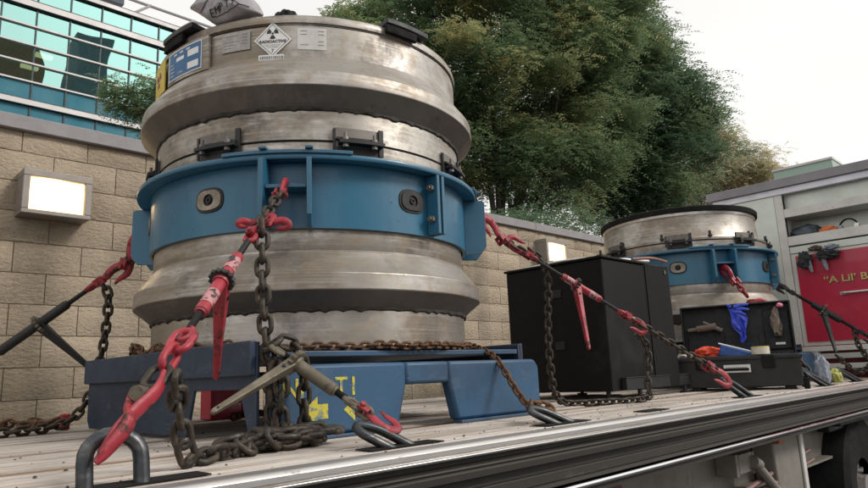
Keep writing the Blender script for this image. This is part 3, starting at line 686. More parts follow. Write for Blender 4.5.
    # ports: oval plates with a bored boss
    for k, ap in enumerate((203, 268.5, 158, 113, 23, 338)):
        o = MB()
        def oval(w, h, z0, z1, hole=None, n=32):
            pts = []
            for i in range(n):
                a = 2*PI*i/n; x = math.cos(a); y = math.sin(a)
                x = math.copysign(abs(x)**.75, x)*w; y = math.copysign(abs(y)**.75, y)*h; pts.append((x, y))
            vs = [(x, y, z0) for x, y in pts]+[(x*.97, y*.97, z1) for x, y in pts]
            fs = [(i, (i+1) % n, n+(i+1) % n, n+i) for i in range(n)]
            if hole:
                hp = [(hole*math.cos(2*PI*i/n), hole*math.sin(2*PI*i/n)) for i in range(n)]
                vs += [(x, y, z1) for x, y in hp]+[(x, y, z0) for x, y in hp]
                fs += [(n+i, n+(i+1) % n, 2*n+(i+1) % n, 2*n+i) for i in range(n)]+[(2*n+i, 2*n+(i+1) % n, 3*n+(i+1) % n, 3*n+i) for i in range(n)]
            else: fs += [tuple(range(n, 2*n))]
            o.add(vs, fs)
        oval(.066, .049, 0, .003); wrapmb(o, C, .7172, ap, C[2]+.868); po = o.build('port', M_BLACK, col, smooth=30)
        o = MB(); oval(.057, .040, .003, .0075, .023); wrapmb(o, C, .7172, ap, C[2]+.868); o.build('port_plate', M_PORT if k != 1 else M_BLACK, po, smooth=30)
        o = MB()
        vs = []; n = 24
        for (r_, z_) in ((.0235, .0078), (.0225, .001), (.014, .001), (.011, .007), (.006, .007), (.005, .002)):
            vs += [(r_*math.cos(2*PI*i/n), r_*math.sin(2*PI*i/n), z_) for i in range(n)]
        fs = [(k2*n+i, k2*n+(i+1) % n, (k2+1)*n+(i+1) % n, (k2+1)*n+i) for k2 in range(5) for i in range(n)]+[tuple(range(5*n, 6*n))]
        o.add(vs, fs); wrapmb(o, C, .7172, ap, C[2]+.868); o.build('port_bolt', M_BLACK, po)
    # collar joint with bolts
    for aj in (277, 97):
        for d in (-1.15, 1.15):
            o = MB(); o.arcbox(C, .718, .776, aj+d-.62, aj+d+.62, .74, .9835, n=2); jo = o.build('joint_plate', M_BLUE, col, smooth=0, bevel=.002)
            for z in (.80, .93):
                o = MB(); a = R(aj+d); tn = V((-math.sin(a), math.cos(a), 0))*(1 if d > 0 else -1)
                p = V((C[0]+.748*math.cos(a), C[1]+.748*math.sin(a), C[2]+z)); o.cyl(p+tn*.0095, p+tn*.026, .0155, n=6); o.cyl(p+tn*.024, p+tn*.036, .009, n=10)
                o.build('joint_bolt', M_ALUD, jo, smooth=20)
    return t, C
C1 = (1.76, 2.59); C2 = (5.65, 2.60)
T1, CC = cask(C1, True, 'transport_cask', 'near rusty-steel transport cask with two flared rims, blue collar and radioactive placards')
T2, _ = cask(C2, False, 'transport_cask', 'far lower steel cask with black-rimmed top and blue collar beyond the cabinet', zoff=.060)
# pads on near cask top
def pad(ang, w, label_):
    o = MB(); o.arcbox((C1[0], C1[1], 0), .55, .735, ang-w, ang+w, 1.6075, 1.632); p = o.build('lifting_pad', M_BLACK, T1, smooth=20, bevel=.004)
    o = MB(); o.arcbox((C1[0], C1[1], 0), .712, .730, ang-w, ang+w*.4, 1.570, 1.607); o.build('pad_lip', M_RUBBER, p, smooth=20, bevel=.003)
pad(269, 9, ''); pad(186, 9, '')
# placards
def label_part(name, build, ang, z, m, parent, r=.7005):
    o = MB(); build(o); wrapmb(o, CC, r, ang, z); return o.build(name, m, parent, smooth=0)
def dia(o, s, z0, z1, n=10):
    # diamond as strips so it bends
    for i in range(n):
        xa = -s+2*s*i/n; xb = -s+2*s*(i+1)/n; ha, hb = s-abs(xa), s-abs(xb)
        o.add([(xa, -ha, z1), (xb, -hb, z1), (xb, hb, z1), (xa, ha, z1)], [(0, 1, 2, 3)])
def diamond():
    p = label_part('radiation_placard', lambda o: dia(o, .075, 0, .002), 223.2, 1.497, M_WHITE, T1, .7025)
    def outline(o):
        s = .066; w = .0028
        for (ax, ay, bx, by) in ((-s, 0, 0, s), (0, s, s, 0), (s, 0, 0, -s), (0, -s, -s, 0)):
            n = 5
            for i in range(n):
                x0, y0 = ax+(bx-ax)*i/n, ay+(by-ay)*i/n; x1, y1 = ax+(bx-ax)*(i+1)/n, ay+(by-ay)*(i+1)/n
                k = (s-w)/s; o.add([(x0, y0, 0), (x1, y1, 0), (x1*k, y1*k, 0), (x0*k, y0*k, 0)], [(0, 1, 2, 3)])
        # trefoil
        for q in range(3):
            a0 = R(-90-30+120*q); N = 6; P = []
            for i in range(N+1): P.append((.0235*math.cos(a0+R(60)*i/N), .026+.0235*math.sin(a0+R(60)*i/N), 0))
            for i in range(N, -1, -1): P.append((.0075*math.cos(a0+R(60)*i/N), .026+.0075*math.sin(a0+R(60)*i/N), 0))
            n2 = N+1
            o.add(P, [(i, i+1, 2*n2-2-i, 2*n2-1-i) for i in range(N)])
        o.add([(.0045*math.cos(2*PI*i/12), .026+.0045*math.sin(2*PI*i/12), 0) for i in range(12)], [tuple(range(12))])
        v, f = textmesh('RADIOACTIVE', .0165, offs=.0004); o.add([(x, y-.008, z) for x, y, z in v], f)
        v, f = textmesh('7', .020); o.add([(x, y-.048, z) for x, y, z in v], f)
    label_part('placard_print', outline, 223.2, 1.497, M_INK, p, .7052)
    def lines(o):
        for k in range(3): grid(o, -.034+.006*k, .034-.006*k, -.022-.006*k, -.0208-.006*k, 0, .0002)
    label_part('placard_text', lines, 223.2, 1.497, M_INKG, p, .7052)
diamond()
def paper(ang, z, w, h, m, seed, name='paper_label'):
    p = label_part(name, lambda o: grid(o, -w/2, w/2, -h/2, h/2, 0, .0012), ang, z, m, T1, .7022)
    rng = random.Random(seed)
    def ln(o):
        for k in range(5):
            y = h/2-.014-k*h*.16
            if rng.random() < .7:
                a = -w/2+.012; grid(o, a, a+rng.uniform(.2, .5)*w, y, y+.0022, 0, .0002, 4)
            if rng.random() < .5: grid(o, w*.22, w*.42, y, y+.003, 0, .0002, 3)
    label_part('print_line', ln, ang, z, M_INKG, p, .7040)
paper(235.6, 1.500, .112, .092, M_PAPER, 4); paper(210.6, 1.507, .125, .080, M_PAPER2, 8)
p = label_part('sticker', lambda o: grid(o, -.05, .05, -.013, .013, 0, .001), 223, 1.415, M_WHITE, T1, .7145)
def stl(o):
    v, f = textmesh('E4130 - 27W', .014); o.add([(x, y+.002, z) for x, y, z in v], f)
def sticker_lines(o):
    rng = random.Random(3); x = -.044
    while x < .04:
        w = rng.uniform(.003, .009); grid(o, x, x+w, -.004, .008, 0, .0002, 2); x += w+.003
label_part('sticker_print', sticker_lines, 223, 1.414, M_INKG, p, .7160)
# blue information plate in steel frame and yellow trefoil plate
p = label_part('plate_frame', lambda o: grid(o, -.135, .135, -.075, .072, 0, .016), 190, 1.487, M_STEEL, T1, .7005)
label_part('info_plate', lambda o: grid(o, -.118, .100, -.060, .058, 0, .002), 190, 1.487, M_LBLUE, p, .7168)
def white_border(o):
    for (a, b, c, d) in ((-.121, .103, .057, .0605), (-.121, .103, -.0625, -.059), (-.121, -.118, -.059, .057), (.100, .103, -.059, .057)): grid(o, a, b, c, d, 0, .0024)
    grid(o, .020, .085, .008, .036, 0, .0024); grid(o, .020, .085, -.046, -.018, 0, .0024)
    grid(o, -.060, -.005, .010, .026, 0, .0024)
label_part('plate_panel', white_border, 190, 1.487, M_WHITE, p, .7168)
def plate_print(o):
    rng = random.Random(12)
    for k in range(4): grid(o, -.105, -.105+rng.uniform(.02, .035), -.045+k*.016, -.041+k*.016, 0, .0003, 2)
    v, f = textmesh('TYPE', .016); o.add([(x-.03, y-.045, z) for x, y, z in v], f)
    for k in range(3): grid(o, -.08+k*.045, -.055+k*.045, .040, .048, 0, .0003, 2)
label_part('plate_print', plate_print, 190, 1.487, M_PAPER, p, .7195)
p = label_part('yellow_plate', lambda o: grid(o, -.085, .085, -.075, .072, 0, .004), 170, 1.483, M_YEL, T1, .7165)
def tref(o):
    for q in range(3):
        a0 = R(-90-30+120*q); N = 6; P = []
        for i in range(N+1): P.append((.036*math.cos(a0+R(60)*i/N), .036*math.sin(a0+R(60)*i/N), 0))
        for i in range(N, -1, -1): P.append((.012*math.cos(a0+R(60)*i/N), .012*math.sin(a0+R(60)*i/N), 0))
        o.add(P, [(i, i+1, 2*(N+1)-2-i, 2*(N+1)-1-i) for i in range(N)])
    o.add([(.007*math.cos(2*PI*i/12), .007*math.sin(2*PI*i/12), 0) for i in range(12)], [tuple(range(12))])
label_part('trefoil', tref, 170, 1.485, mat('magenta_ink', (.22, .02, .12), .5, 0, .1, 20), p, .7218)

# cradle bases
def cradle(dx, dy, name, label, stencil):
    x0, x1, y0, y1 = 1.0+dx, 2.40+dx, 1.80+dy, 3.24+dy
    t = thing(name, ((x0+x1)/2, (y0+y1)/2, 0), label, 'cask cradle', 'blue steel cradles under the casks')
    def beam(nm, P, off, bev, m=M_CRADLE):
        q = MB(); q.prism(P, off); return q.build(nm, m, t, smooth=25, bevel=bev)
    H = .235
    # front and back pressed channels with a trapezoid cut-out: outline in X,Z
    def front(y, d):
        xa, xb = x0+.07, x1-.0; c1, c2 = (x0+.58, x0+.87) if y < y0+.5 else (x0+.35, x0+1.15)
        q = MB()
        for P in ([(xa, .012), (c1-.005, .012), (c1+.035, .155), (c1+.035, H), (xa+.03, H), (xa, H-.03)],
                  [(c1+.035, .155), (c2-.035, .155), (c2-.035, H), (c1+.035, H)],
                  [(c2+.005, .012), (xb, .012), (xb, H-.03), (xb-.03, H), (c2-.035, H), (c2-.035, .155)]):
            q.prism([(a, y, b) for a, b in P], (0, d, 0))
        return q.build('front_channel' if d > 0 and y < y0+.5 else 'rear_channel', M_CRADLE, t, smooth=25, bevel=.012)
    f = front(y0, .05); front(y1-.05, .05)
    for xa, xb in ((x0+.07, x0+.575), (x0+.875, x1)):
        q = MB(); q.b2((xa, y0-.018, .001), (xb, y0+.03, .0115)); q.build('foot_flange', M_CRADLE, t, smooth=0, bevel=.002)
    # side beams, taller, cut out below
    for x in (x0, x1-.012):
        q = MB()
        ya, yb = (y0-.03 if x == x0 else y0+.10), y1; e1, e2 = (.07, .44) if x == x0 else (.18, 1.05)
        for P in ([(ya+.005, .014), (ya+e1-.035, .014), (ya+e1+.03, .165), (ya+e1+.03, .304), (ya, .304), (ya, .06)],
                  [(ya+e1+.03, .165), (ya+e2-.03, .165), (ya+e2-.03, .304), (ya+e1+.03, .304)],
                  [(ya+e2+.02, .014), (yb-.03, .014), (yb, .05), (yb, .304), (ya+e2-.03, .304), (ya+e2-.03, .165)]):
            q.prism([(x, a, b) for a, b in P], (.012, 0, 0))
        so = q.build('side_beam', M_SIDENAVY, t, smooth=25, bevel=.003)
        sgn = -1 if x == x0 else 1
        q = MB(); q.b2((x-.022 if sgn < 0 else x+.0125, ya, .206), (x-.0005 if sgn < 0 else x+.034, yb, .308)); q.build('side_lip', M_SIDENAVY, so, smooth=0, bevel=.004)
    # top plate carrying the cask
    q = MB(); q.b2((x0+.08, y0+.10, .262), (x1-.02, y1-.06, .282)); q.build('top_plate', M_CRADLE, t, smooth=0, bevel=.003)
    if stencil:
        for ch, xx in (('N', .10), ('I', .165), ('T', .30), ('I', .365)):
            v, fc = textmesh(ch, .085, 'LEFT', .0004, .001); q = MB(); q.add([(x0+xx+a, y0-.0015-c, .158+b) for a, b, c in v], fc)
            q.build('stencil_letter', M_YSTEN, f, smooth=0)
        for xx, k in ((x0+.175, 1.15), (x0+.335, .9)):
            q = MB(); P = [(0, 0), (.05, .042), (.05, .02), (.085, .02), (.085, -.02), (.05, -.02), (.05, -.042)]
            q.prism([(xx+a*k, y0-.0012, .086+b*k) for a, b in P], (0, .0008, 0)); q.build('stencil_arrow', M_YSTEN, f, smooth=0)
    return t
cradle(0, 0, 'cask_cradle', 'scuffed blue steel cradle with yellow stencils under the near cask', True)
cradle(C2[0]-C1[0], C2[1]-C1[1], 'cask_cradle', 'blue cradle under the far cask, mostly hidden behind the toolbox', False)

# ------------------------------------------------------------------ chains
LP, LWD, LR = .036, .0215, .0068          # pitch, half width to centreline + radius, wire radius
def link_mesh(m, s=1.0):
    mb = MB(); hl, hw, r = (LP/2+LR*.95)*s, (LWD-LR)*s, LR*s; P = []
    st = hl-hw
    for i in range(7): a = -PI/2+PI*i/6; P.append((st+hw*math.cos(a), hw*math.sin(a), 0))
    for i in range(7): a = PI/2+PI*i/6; P.append((-st+hw*math.cos(a), hw*math.sin(a), 0))
    mb.tube(P, r, 8, closed=True, up=(0, 0, 1))
    me = bpy.data.meshes.new('link'); me.from_pydata(mb.v, [], mb.f); me.materials.append(m); me.shade_smooth(); return me
LM = {'c': link_mesh(M_CHAIN), 'r': link_mesh(M_RUST), 'o': link_mesh(M_OLIVE), 'd': link_mesh(M_RED)}
def chain(pts, label, kind='c', s=1.0, sm=6, group='load chains', jit=.12, up=None):
    P = smoothpath(pts, sm) if len(pts) > 2 else [V(p) for p in pts]
    if len(pts) == 2: P = [lerp(P[0], P[1], i/20) for i in range(21)]
    d = [0]
    for a, b in zip(P, P[1:]): d.append(d[-1]+(b-a).length)
    pitch = LP*s; n = max(1, int(round(d[-1]/pitch))); t = thing('chain', P[0], label, 'chain', group)
    rng = random.Random(hash(label) % 1000 if False else len(label)*7+n)
    def at(x):
        x = min(max(x, 0), d[-1])
        for i in range(len(P)-1):
            if d[i+1] >= x: return lerp(P[i], P[i+1], (x-d[i])/max(1e-6, d[i+1]-d[i]))
        return P[-1]
    u = V(up) if up else V((.55, .75, .3))
    for k in range(n):
        x = (k+.5)*d[-1]/n; p = at(x); tg = (at(x+pitch*.5)-at(x-pitch*.5)).normalized()
        u = (u-tg*u.dot(tg)); u = u.normalized() if u.length > 1e-3 else tg.orthogonal().normalized(); w = tg.cross(u)
        ang = (PI/2 if k % 2 else 0)+rng.uniform(-jit, jit)*2
        a = u*math.cos(ang)+w*math.sin(ang); b = tg.cross(a)
        o = bpy.data.objects.new('link', LM[kind]); COL.objects.link(o); o.parent = t
        M = Matrix((tg*s, a*s, b*s)).transposed().to_4x4(); M.translation = p-V(t['_o']); o.matrix_local = M
    return t
def sag(a, b, s, n=6): return [lerp(a, b, i/n)+V((0, 0, -4*s*(i/n)*(1-i/n))) for i in range(n+1)]

# ------------------------------------------------------------------ hooks and binders
def hookmb(mb, p, d, side, L=.10, r=.011):
    """clevis grab hook: eye at p, body along d, curls towards side and back"""
    p, d, s = V(p), V(d).normalized(), V(side); s = (s-d*s.dot(d)).normalized()
    w = .19*L
    pts = [p, p+d*L*.22+s*0, p+d*L*.48-s*w*.35, p+d*L*.74-s*w*.30, p+d*L*.95+s*w*.35, p+d*L*.98+s*w*1.15, p+d*L*.80+s*w*1.75, p+d*L*.50+s*w*1.75, p+d*L*.28+s*w*2.0]
    P = smoothpath(pts, 5); n = len(P); rad = []
    for i in range(n):
        t = i/(n-1); rad.append(r*(.95+.42*math.sin(PI*min(1, t*1.25)))*(1 if t < .8 else 1-(t-.8)*3.2))
    mb.tube(P, rad, 10, up=s.cross(d), flat=.62)
    q = s.cross(d); 
    for sg in (-1, 1): mb.box(p-d*L*.06+q*sg*r*1.35, (L*.34, r*2.4, r*.7), Matrix((d, s, q)).transposed())
    mb.cyl(p-d*L*.14-q*r*2.4, p-d*L*.14+q*r*2.4, r*.75, n=10)
def hook_thing(p, d, side, label, L=.10, r=.011, m=M_RED):
    mb = MB(); hookmb(mb, p, d, side, L, r); return tag(mb.build('grab_hook', m, None, smooth=40), label, 'hook', 'grab hooks on the load chains')
def binder(P0, P1, label, t0, t1, b0, b1, gear, hend, mats=(M_RED, M_BLACK, M_RED), br=.0165, L=.11, side=(0, 0, 1), side2=(0, 0, -1), decals=True, s=1.0, handle_w=.016):
    """ratchet load binder on the line P0 (lower) -> P1 (upper). t: parameter of the two hook eyes, b: barrel, gear: ratchet wheel"""
    P0, P1 = V(P0), V(P1); at = lambda t: lerp(P0, P1, t); d = (P1-P0).normalized()
    body, screw, hk = mats
    t = thing('load_binder', at(b0), label, 'load binder', 'ratchet load binders holding the casks')
    mb = MB()
    ln = (at(b1)-at(b0)).length
    P = [at(b0), at(b0)+d*.006, at(b0)+d*.008, at(b1)-d*.008, at(b1)-d*.006, at(b1)]
    mb.tube(P, [br*.8, br*.85, br, br, br*.85, br*.8], 20); bo = mb.build('barrel', body, t, smooth=30)
    if decals:
        # worn paper bands on the barrel
        for k in range(2):
            c0 = at(b0+(b1-b0)*(.12+.58*k)); c1 = c0+d*ln*.20
            mb = MB(); mb.tube([c0, c1], br+.0008, 20, cap=False); mb.build('decal', M_DECAL, bo)
    for (a, b) in ((t0, b0), (b1, t1)):
        mb = MB(); A, B = at(a), at(b); n = 40; u = d.orthogonal().normalized(); w = d.cross(u)
        mb.tube([lerp(A, B, i/n) for i in range(n+1)], [(br*.55 if i % 2 else br*.47) for i in range(n+1)], 12); mb.build('screw', screw, t)
    # eyes
    for (a, sg) in ((t0, -1), (t1, 1)):
        mb = MB(); c = at(a)+d*sg*.020*s; u = d.cross(V((0, 0, 1))).normalized(); w = d.cross(u)
        hw, hl, rr = .015*s, .024*s, .0078*s; Q = []
        for i in range(20):
            an = 2*PI*i/20; Q.append(c+d*hl*math.cos(an)+u*hw*math.sin(an))
        mb.tube(Q, rr, 8, closed=True, up=w); mb.build('end_link', hk, t)
    # ratchet wheel and pawl housing
    gc = at(gear); mb = MB(); u = d.orthogonal().normalized(); w = d.cross(u); n = 28; vs = []
    for z, rs in ((-.007, 1.75), (.007, 1.75)):
        for i in range(n):
            r_ = br*(rs*1.22 if i % 2 else rs*1.02); a = 2*PI*i/n; vs.append(gc+d*z+u*r_*math.cos(a)+w*r_*math.sin(a))
    mb.add(vs, [tuple(range(n))[::-1], tuple(range(n, 2*n))]+[(i, (i+1) % n, n+(i+1) % n, n+i) for i in range(n)]); go = mb.build('ratchet_wheel', M_BLACK if body is M_RED else M_OLIVE, t, smooth=20)
    mb = MB(); mb.tube([gc-d*.017, gc-d*.009], [br*1.2, br*1.35], 18); mb.tube([gc+d*.009, gc+d*.016], [br*1.45, br*1.2], 18); mb.build('ratchet_housing', body, t, smooth=30)
    # handle: folded channel tapering to a round grip
    H0, H1 = gc, V(hend); hd = (H1-H0).normalized(); q = hd.cross(d).normalized(); r3 = q.cross(hd)
    mb = MB(); Ls = (H1-H0).length; pts = []
    def sec(tt, a, b): c = H0+hd*Ls*tt; return [c-q*a-r3*b, c+q*a-r3*b, c+q*a+r3*b, c-q*a+r3*b]
    secs = [sec(.02, handle_w*1.05, handle_w*1.0), sec(.22, handle_w*.9, handle_w*.8), sec(.6, handle_w*.6, handle_w*.6), sec(.97, handle_w*.42, handle_w*.45), sec(1., handle_w*.3, handle_w*.3)]
    vs = [p for s_ in secs for p in s_]; fs = [(0, 1, 2, 3), (16, 19, 18, 17)]
    for k in range(4):
        for j in range(4): fs.append((k*4+j, k*4+4+j, k*4+4+(j+1) % 4, k*4+(j+1) % 4))
    mb.add(vs, fs); ho = mb.build('handle', body, t, smooth=0, bevel=.003)
    mb = MB(); c = H0+hd*Ls*.93; mb.cyl(c-q*handle_w*.55, c+q*handle_w*.55, handle_w*.2, n=10); c = H0+hd*Ls*.16; mb.cyl(c-q*handle_w*1.2, c+q*handle_w*1.2, handle_w*.33, n=10)
    mb.build('pin', M_BLACK, ho)
    # hooks
    for (a, sg, sd) in ((t0, -1, side), (t1, 1, side2)):
        if sd is None: continue
        mb = MB(); p = at(a)+d*sg*.050*s; hookmb(mb, p, d*sg, sd, L, .011*s); mb.build('grab_hook', hk, t, smooth=40)
    return t

G = 'chains tying the casks to the trailer'
# A: the big red binder at the front
A0, A1 = V((.50, 1.40, .11)), V((1.24, 1.992, .885))
fA = lambda t: lerp(A0, A1, t)
binder(A0, A1, 'large red ratchet binder from the nearest ring to the near cask, handle hanging down', .27, .64, .325, .565, .455, (.905, 1.83, .20), L=.115, side=None, side2=(1, -.3, .6), br=.0175, handle_w=.019)
# red and dark links below the binder, then the long hook on the ring
def biglink(c, d, u, hl, hw, r, m, nm, par):
    c, d, u = V(c), V(d).normalized(), V(u); u = (u-d*u.dot(d)).normalized(); st = hl-hw; P = []
    for i in range(9): a = -PI/2+PI*i/8; P.append(c+d*(st+hw*math.cos(a))+u*hw*math.sin(a))
    for i in range(9): a = PI/2+PI*i/8; P.append(c+d*(-st+hw*math.cos(a))+u*hw*math.sin(a))
    mb = MB(); mb.tube(P, r, 12, closed=True, up=d.cross(u)); return mb.build(nm, m, par)
dA = (A1-A0).normalized(); sideA = V((.7, -.7, 0))
tA = thing('hook_and_links', fA(.02), 'long red grab hook with two red links caught in the nearest deck ring', 'hook', 'grab hooks on the load chains')
biglink(fA(.232), dA, sideA, .038, .024, .0095, M_RED, 'link', tA)
biglink(fA(.180), dA, V((.2, .2, 1)), .036, .020, .0090, M_RED, 'link', tA)
biglink(fA(.125), dA, sideA, .036, .022, .0080, M_CHAIN, 'link', tA)
mb = MB()
h0 = fA(.135)+sideA*.012
P = smoothpath([h0, fA(.09)+sideA*.020, fA(.04)+sideA*.004, fA(-.005)-sideA*.012+V((0, 0, -.004)), fA(-.035)-sideA*.018+V((-.004, 0, -.018))], 6)
mb.tube(P, [.010+.008*math.sin(PI*min(1, (i+3)/(len(P)+3)))*(1 if i < len(P)*.8 else .8) for i in range(len(P))], 12, flat=.55, up=sideA)
P = smoothpath([fA(.075)-sideA*.030+V((0, 0, .004)), fA(.045)-sideA*.016, fA(.01)+sideA*.0+V((0, -.012, -.002)), fA(-.03)-sideA*.012+V((-.006, -.012, -.016)), fA(-.045)-sideA*.020+V((-.008, -.01, -.024))], 6)
mb.tube(P, [.004+.011*math.sin(PI*min(1, (i+1)/(len(P)+1)))+.003 for i in range(len(P))], 12, flat=.6, up=sideA)
mb.build('grab_hook', M_RED, tA, smooth=40)
mb = MB(); c = fA(.085)-sideA*.005; mb.cyl(c-sideA*.0+V((-.02, -.016, 0)), c+V((.02, .016, 0)), .012, n=14); mb.cyl(c+V((-.026, -.021, 0)), c+V((-.018, -.0145, 0)), .016, n=14)
mb.build('pin', M_OLIVE, tA)
# cross hook and short chain at the cask pocket
hook_thing(fA(.735)+V((.02, -.02, .0)), V((.75, -.66, .05)), (0, 0, -1), 'red grab hook lying across the chain below the blue collar', L=.062, r=.010)
hook_thing(fA(.735)+V((-.02, .01, .0)), V((-.75, .5, .12)), (0, 0, -1), 'red clevis end on the left of the crossing hook below the blue collar', L=.042, r=.009)
chain([fA(.70), fA(.78), fA(.86), fA(.92)], 'short grey chain between the crossing red hook and the collar pocket hook', 'c', group=G)
hook_thing(fA(.93), A1+V((0, 0, .02))-fA(.93), V((.3, .4, -.6)), 'dull red hook gripping the front pocket of the blue collar', L=.085, r=.0115)
# hanging chains at the cradle corner
chain([(1.03, 1.80, .68), (1.02, 1.775, .5), (1.025, 1.765, .35), (1.04, 1.76, .2), (1.05, 1.755, .03)], 'long dark chain hanging straight down past the left cradle corner', 'c', 1.18, group=G)
chain([(1.02, 1.74, .275), (1.045, 1.73, .300), (1.10, 1.72, .285), (1.135, 1.73, .22), (1.14, 1.735, .12), (1.145, 1.74, .03)], 'short dark chain doubled over the brown binder at the cradle corner', 'c', 1.2, group=G)
chain([(1.03, 1.745, .20), (1.045, 1.735, .26), (1.06, 1.73, .17), (1.06, 1.73, .08), (1.08, 1.72, .02)], 'knotted dark chain hanging between two others at the cradle corner', 'c', 1.2, group=G)
rng = random.Random(21)
P = [fA(.125)+V((.03, -.03, -.0)), (.655, 1.50, .135), (.675, 1.515, .06), (.70, 1.53, .012)]
x, y = .72, 1.545
for k in range(7): P.append((x, y, .014+.01*(k % 2))); x += .062; y += .028
chain([V(p) for p in P], 'dark chain dropping from the nearest hook and trailing across the deck boards', 'c', 1.25, group=G, jit=.5)
P = [(.88, 1.66, .02)]; a = 0
for k in range(20):
    a = k*1.25; P.append((1.055+.18*math.cos(a)*(.4+.6*rng.random())+rng.uniform(-.02, .02), 1.675+.05*math.sin(a), .014+.0010*k+rng.uniform(0, .016)))
chain(P, 'heaped pile of dark chain on the deck in front of the cradle corner', 'c', 1.3, group=G, jit=.9, sm=4)
P = [(.80, 1.60, .03)]
for k in range(9): P.append((.83+.026*k, 1.615+.02*math.sin(k*2.1)+.004*k, .03+.016*math.sin(k*1.7)))
chain(P, 'loose loops of dark chain lying left of the chain pile', 'c', 1.25, group=G, jit=.8, sm=4)
# B: brown binder to second ring
B0, B1 = V((1.215, 1.43, .045)), V((1.02, 1.715, .285))
binder(B0, B1, 'brown weathered ratchet binder at the cradle corner with handle sticking out left', .36, .90, .44, .83, .80, (.79, 1.62, .115), (M_OLIVE, M_BLACK, M_OLIVE), side=None, side2=None, decals=False, br=.0185, handle_w=.0165)
chain([lerp(B0, B1, .34), lerp(B0, B1, .16)], 'two pale links between the brown binder and a red hook', 'o', group=G)
hook_thing(lerp(B0, B1, .20), B0-B1, V((1, .4, .6)), 'small red hook and bolt caught in the second deck ring', L=.10, r=.0105)
# chain round the foot of the near cask and down to ring three
P = []
for a in range(130, 316, 9):
    P.append((C1[0]+.718*math.cos(R(a)), C1[1]+.718*math.sin(R(a)), .300+.004*math.sin(a*.4)))
P += [(2.26, 2.10, .312), (2.20, 1.97, .290), (2.155, 1.85, .252), (2.12, 1.775, .205), (2.09, 1.69, .118), (2.05, 1.60, .055), (1.97, 1.50, .045)]
chain(P, 'rusty chain wrapped round the foot of the near cask down to the third ring', 'r', .8, group=G, up=(0, 0, 1))
chain([(1.94, 1.49, .05), (1.99, 1.53, .07), (2.04, 1.50, .05), (2.00, 1.46, .03), (1.95, 1.47, .06)], 'rusty knot of chain on the third deck ring', 'r', .9, group=G, jit=.6)
P = []
for k in range(18): P.append((C1[0]+.765*math.cos(R(142+4.2*k)), C1[1]+.765*math.sin(R(142+4.2*k)), .318+.012*math.sin(k*1.9)+(.02 if 3 < k < 8 else 0)))
chain(P, 'rusty chain heaped on the left side beam of the near cradle', 'r', .8, group=G, jit=.7, sm=4)
# D: right binder
D0, D1 = V((3.62, 1.42, .06)), V((2.357, 2.023, .86))
fD = lambda t: lerp(D0, D1, t)
binder(D0, D1, 'long red ratchet binder slanting across the black cabinet', .50, .815, .57, .72, .665, (2.72, 1.74, .27), L=.12, side=(.3, -.2, -1), side2=(0, 0, 1), br=.017, s=1.1, handle_w=.017)
chain([fD(.84), fD(.90), fD(.95)], 'dark chain between the cask lug hook and the slanting binder', 'c', group=G)
hook_thing(fD(.945), V((2.36, 2.02, .92))-fD(.945), V((.2, -.2, -1)), 'curved red hook gripping the right lug of the near cask', L=.13, r=.0145)
chain([fD(.46), fD(.40), fD(.2), fD(.08)], 'taut dark chain from the slanting binder to the fourth deck ring', 'c', group=G)
hook_thing(fD(.13), D0-D1, (.2, -.3, -1), 'red hook on the fourth deck ring in front of the toolbox', L=.14, r=.014)
chain([fD(.86)+V((.03, -.01, .02)), (2.66, 1.905, .66), (2.675, 1.93, .425), (2.665, 1.93, .208), (2.72, 1.95, .064), (2.86, 1.97, .016), (2.985, 1.874, .014), (3.14, 1.77, .014), (3.255, 1.745, .03), (3.263, 1.75, .09), (3.295, 1.75, .20), (3.290, 1.75, .29), (3.22, 1.75, .35), (3.12, 1.70, .33)],
      'long slack dark chain hanging from the slanting binder to the deck and back', 'c', group=G)
# E: left binder over far edge
E0, E1 = V((.62, 3.42, .22)), V((1.155, 3.13, .80))
E0 = V((.35, 3.72, .04))
fE = lambda t: lerp(E0, E1, t)
binder(E0, E1, 'dark greasy binder behind the near cask at far left, handle crossing down', .36, .78, .42, .70, .58, (1.06, 3.32, .25), (M_BLACK, M_BLACK, M_RED), L=.13, side=None, side2=(.4, 0, -1), decals=False, br=.021, s=1.35, handle_w=.022)
chain([fE(.34), fE(.04)], 'dark chain running out of the picture at the far left', 'c', group=G)
chain([fE(.90), fE(.97)], 'short dark chain under the left lug of the near cask', 'c', 1.2, group=G)
hook_thing(fE(.945), V((1.13, 3.10, .90))-fE(.945), (.2, -.3, -1), 'curved red hook gripping the left lug of the near cask', L=.15, r=.016)
chain([fE(.83), (1.055, 3.22, .60), (1.06, 3.26, .4), (1.04, 3.31, .2), (1.00, 3.36, .08), (.93, 3.40, .03), (.8, 3.37, .02), (.6, 3.34, .016), (.4, 3.30, .016)], 'dark chain hanging down and lying along the far left deck edge', 'c', 1.12, group=G)
P = [(.60, 3.50, .02)]
for k in range(10): P.append((.64+.036*k, 3.47+.03*math.sin(k*2.3), .03+.025*abs(math.sin(k*1.3))))
chain(P, 'heap of brown chain lying at the far left edge of the deck', 'r', 1.12, group=G, jit=.8, sm=4)
mb = MB(); mb.b2((.97, 3.50, 0), (1.01, 3.54, .075)); tag(mb.build('red_stake', M_RED, None, smooth=0, bevel=.008), 'short red stake standing behind the chain at far left deck edge', 'stake')
mb = MB(); mb.b2((1.62, 3.33, 0), (1.80, 3.45, .16)); mb.b2((1.805, 3.33, 0), (1.82, 3.45, .16)); tag(mb.build('red_box', M_REDP, None, smooth=0, bevel=.006), 'small red box seen through the opening of the near cradle', 'box')
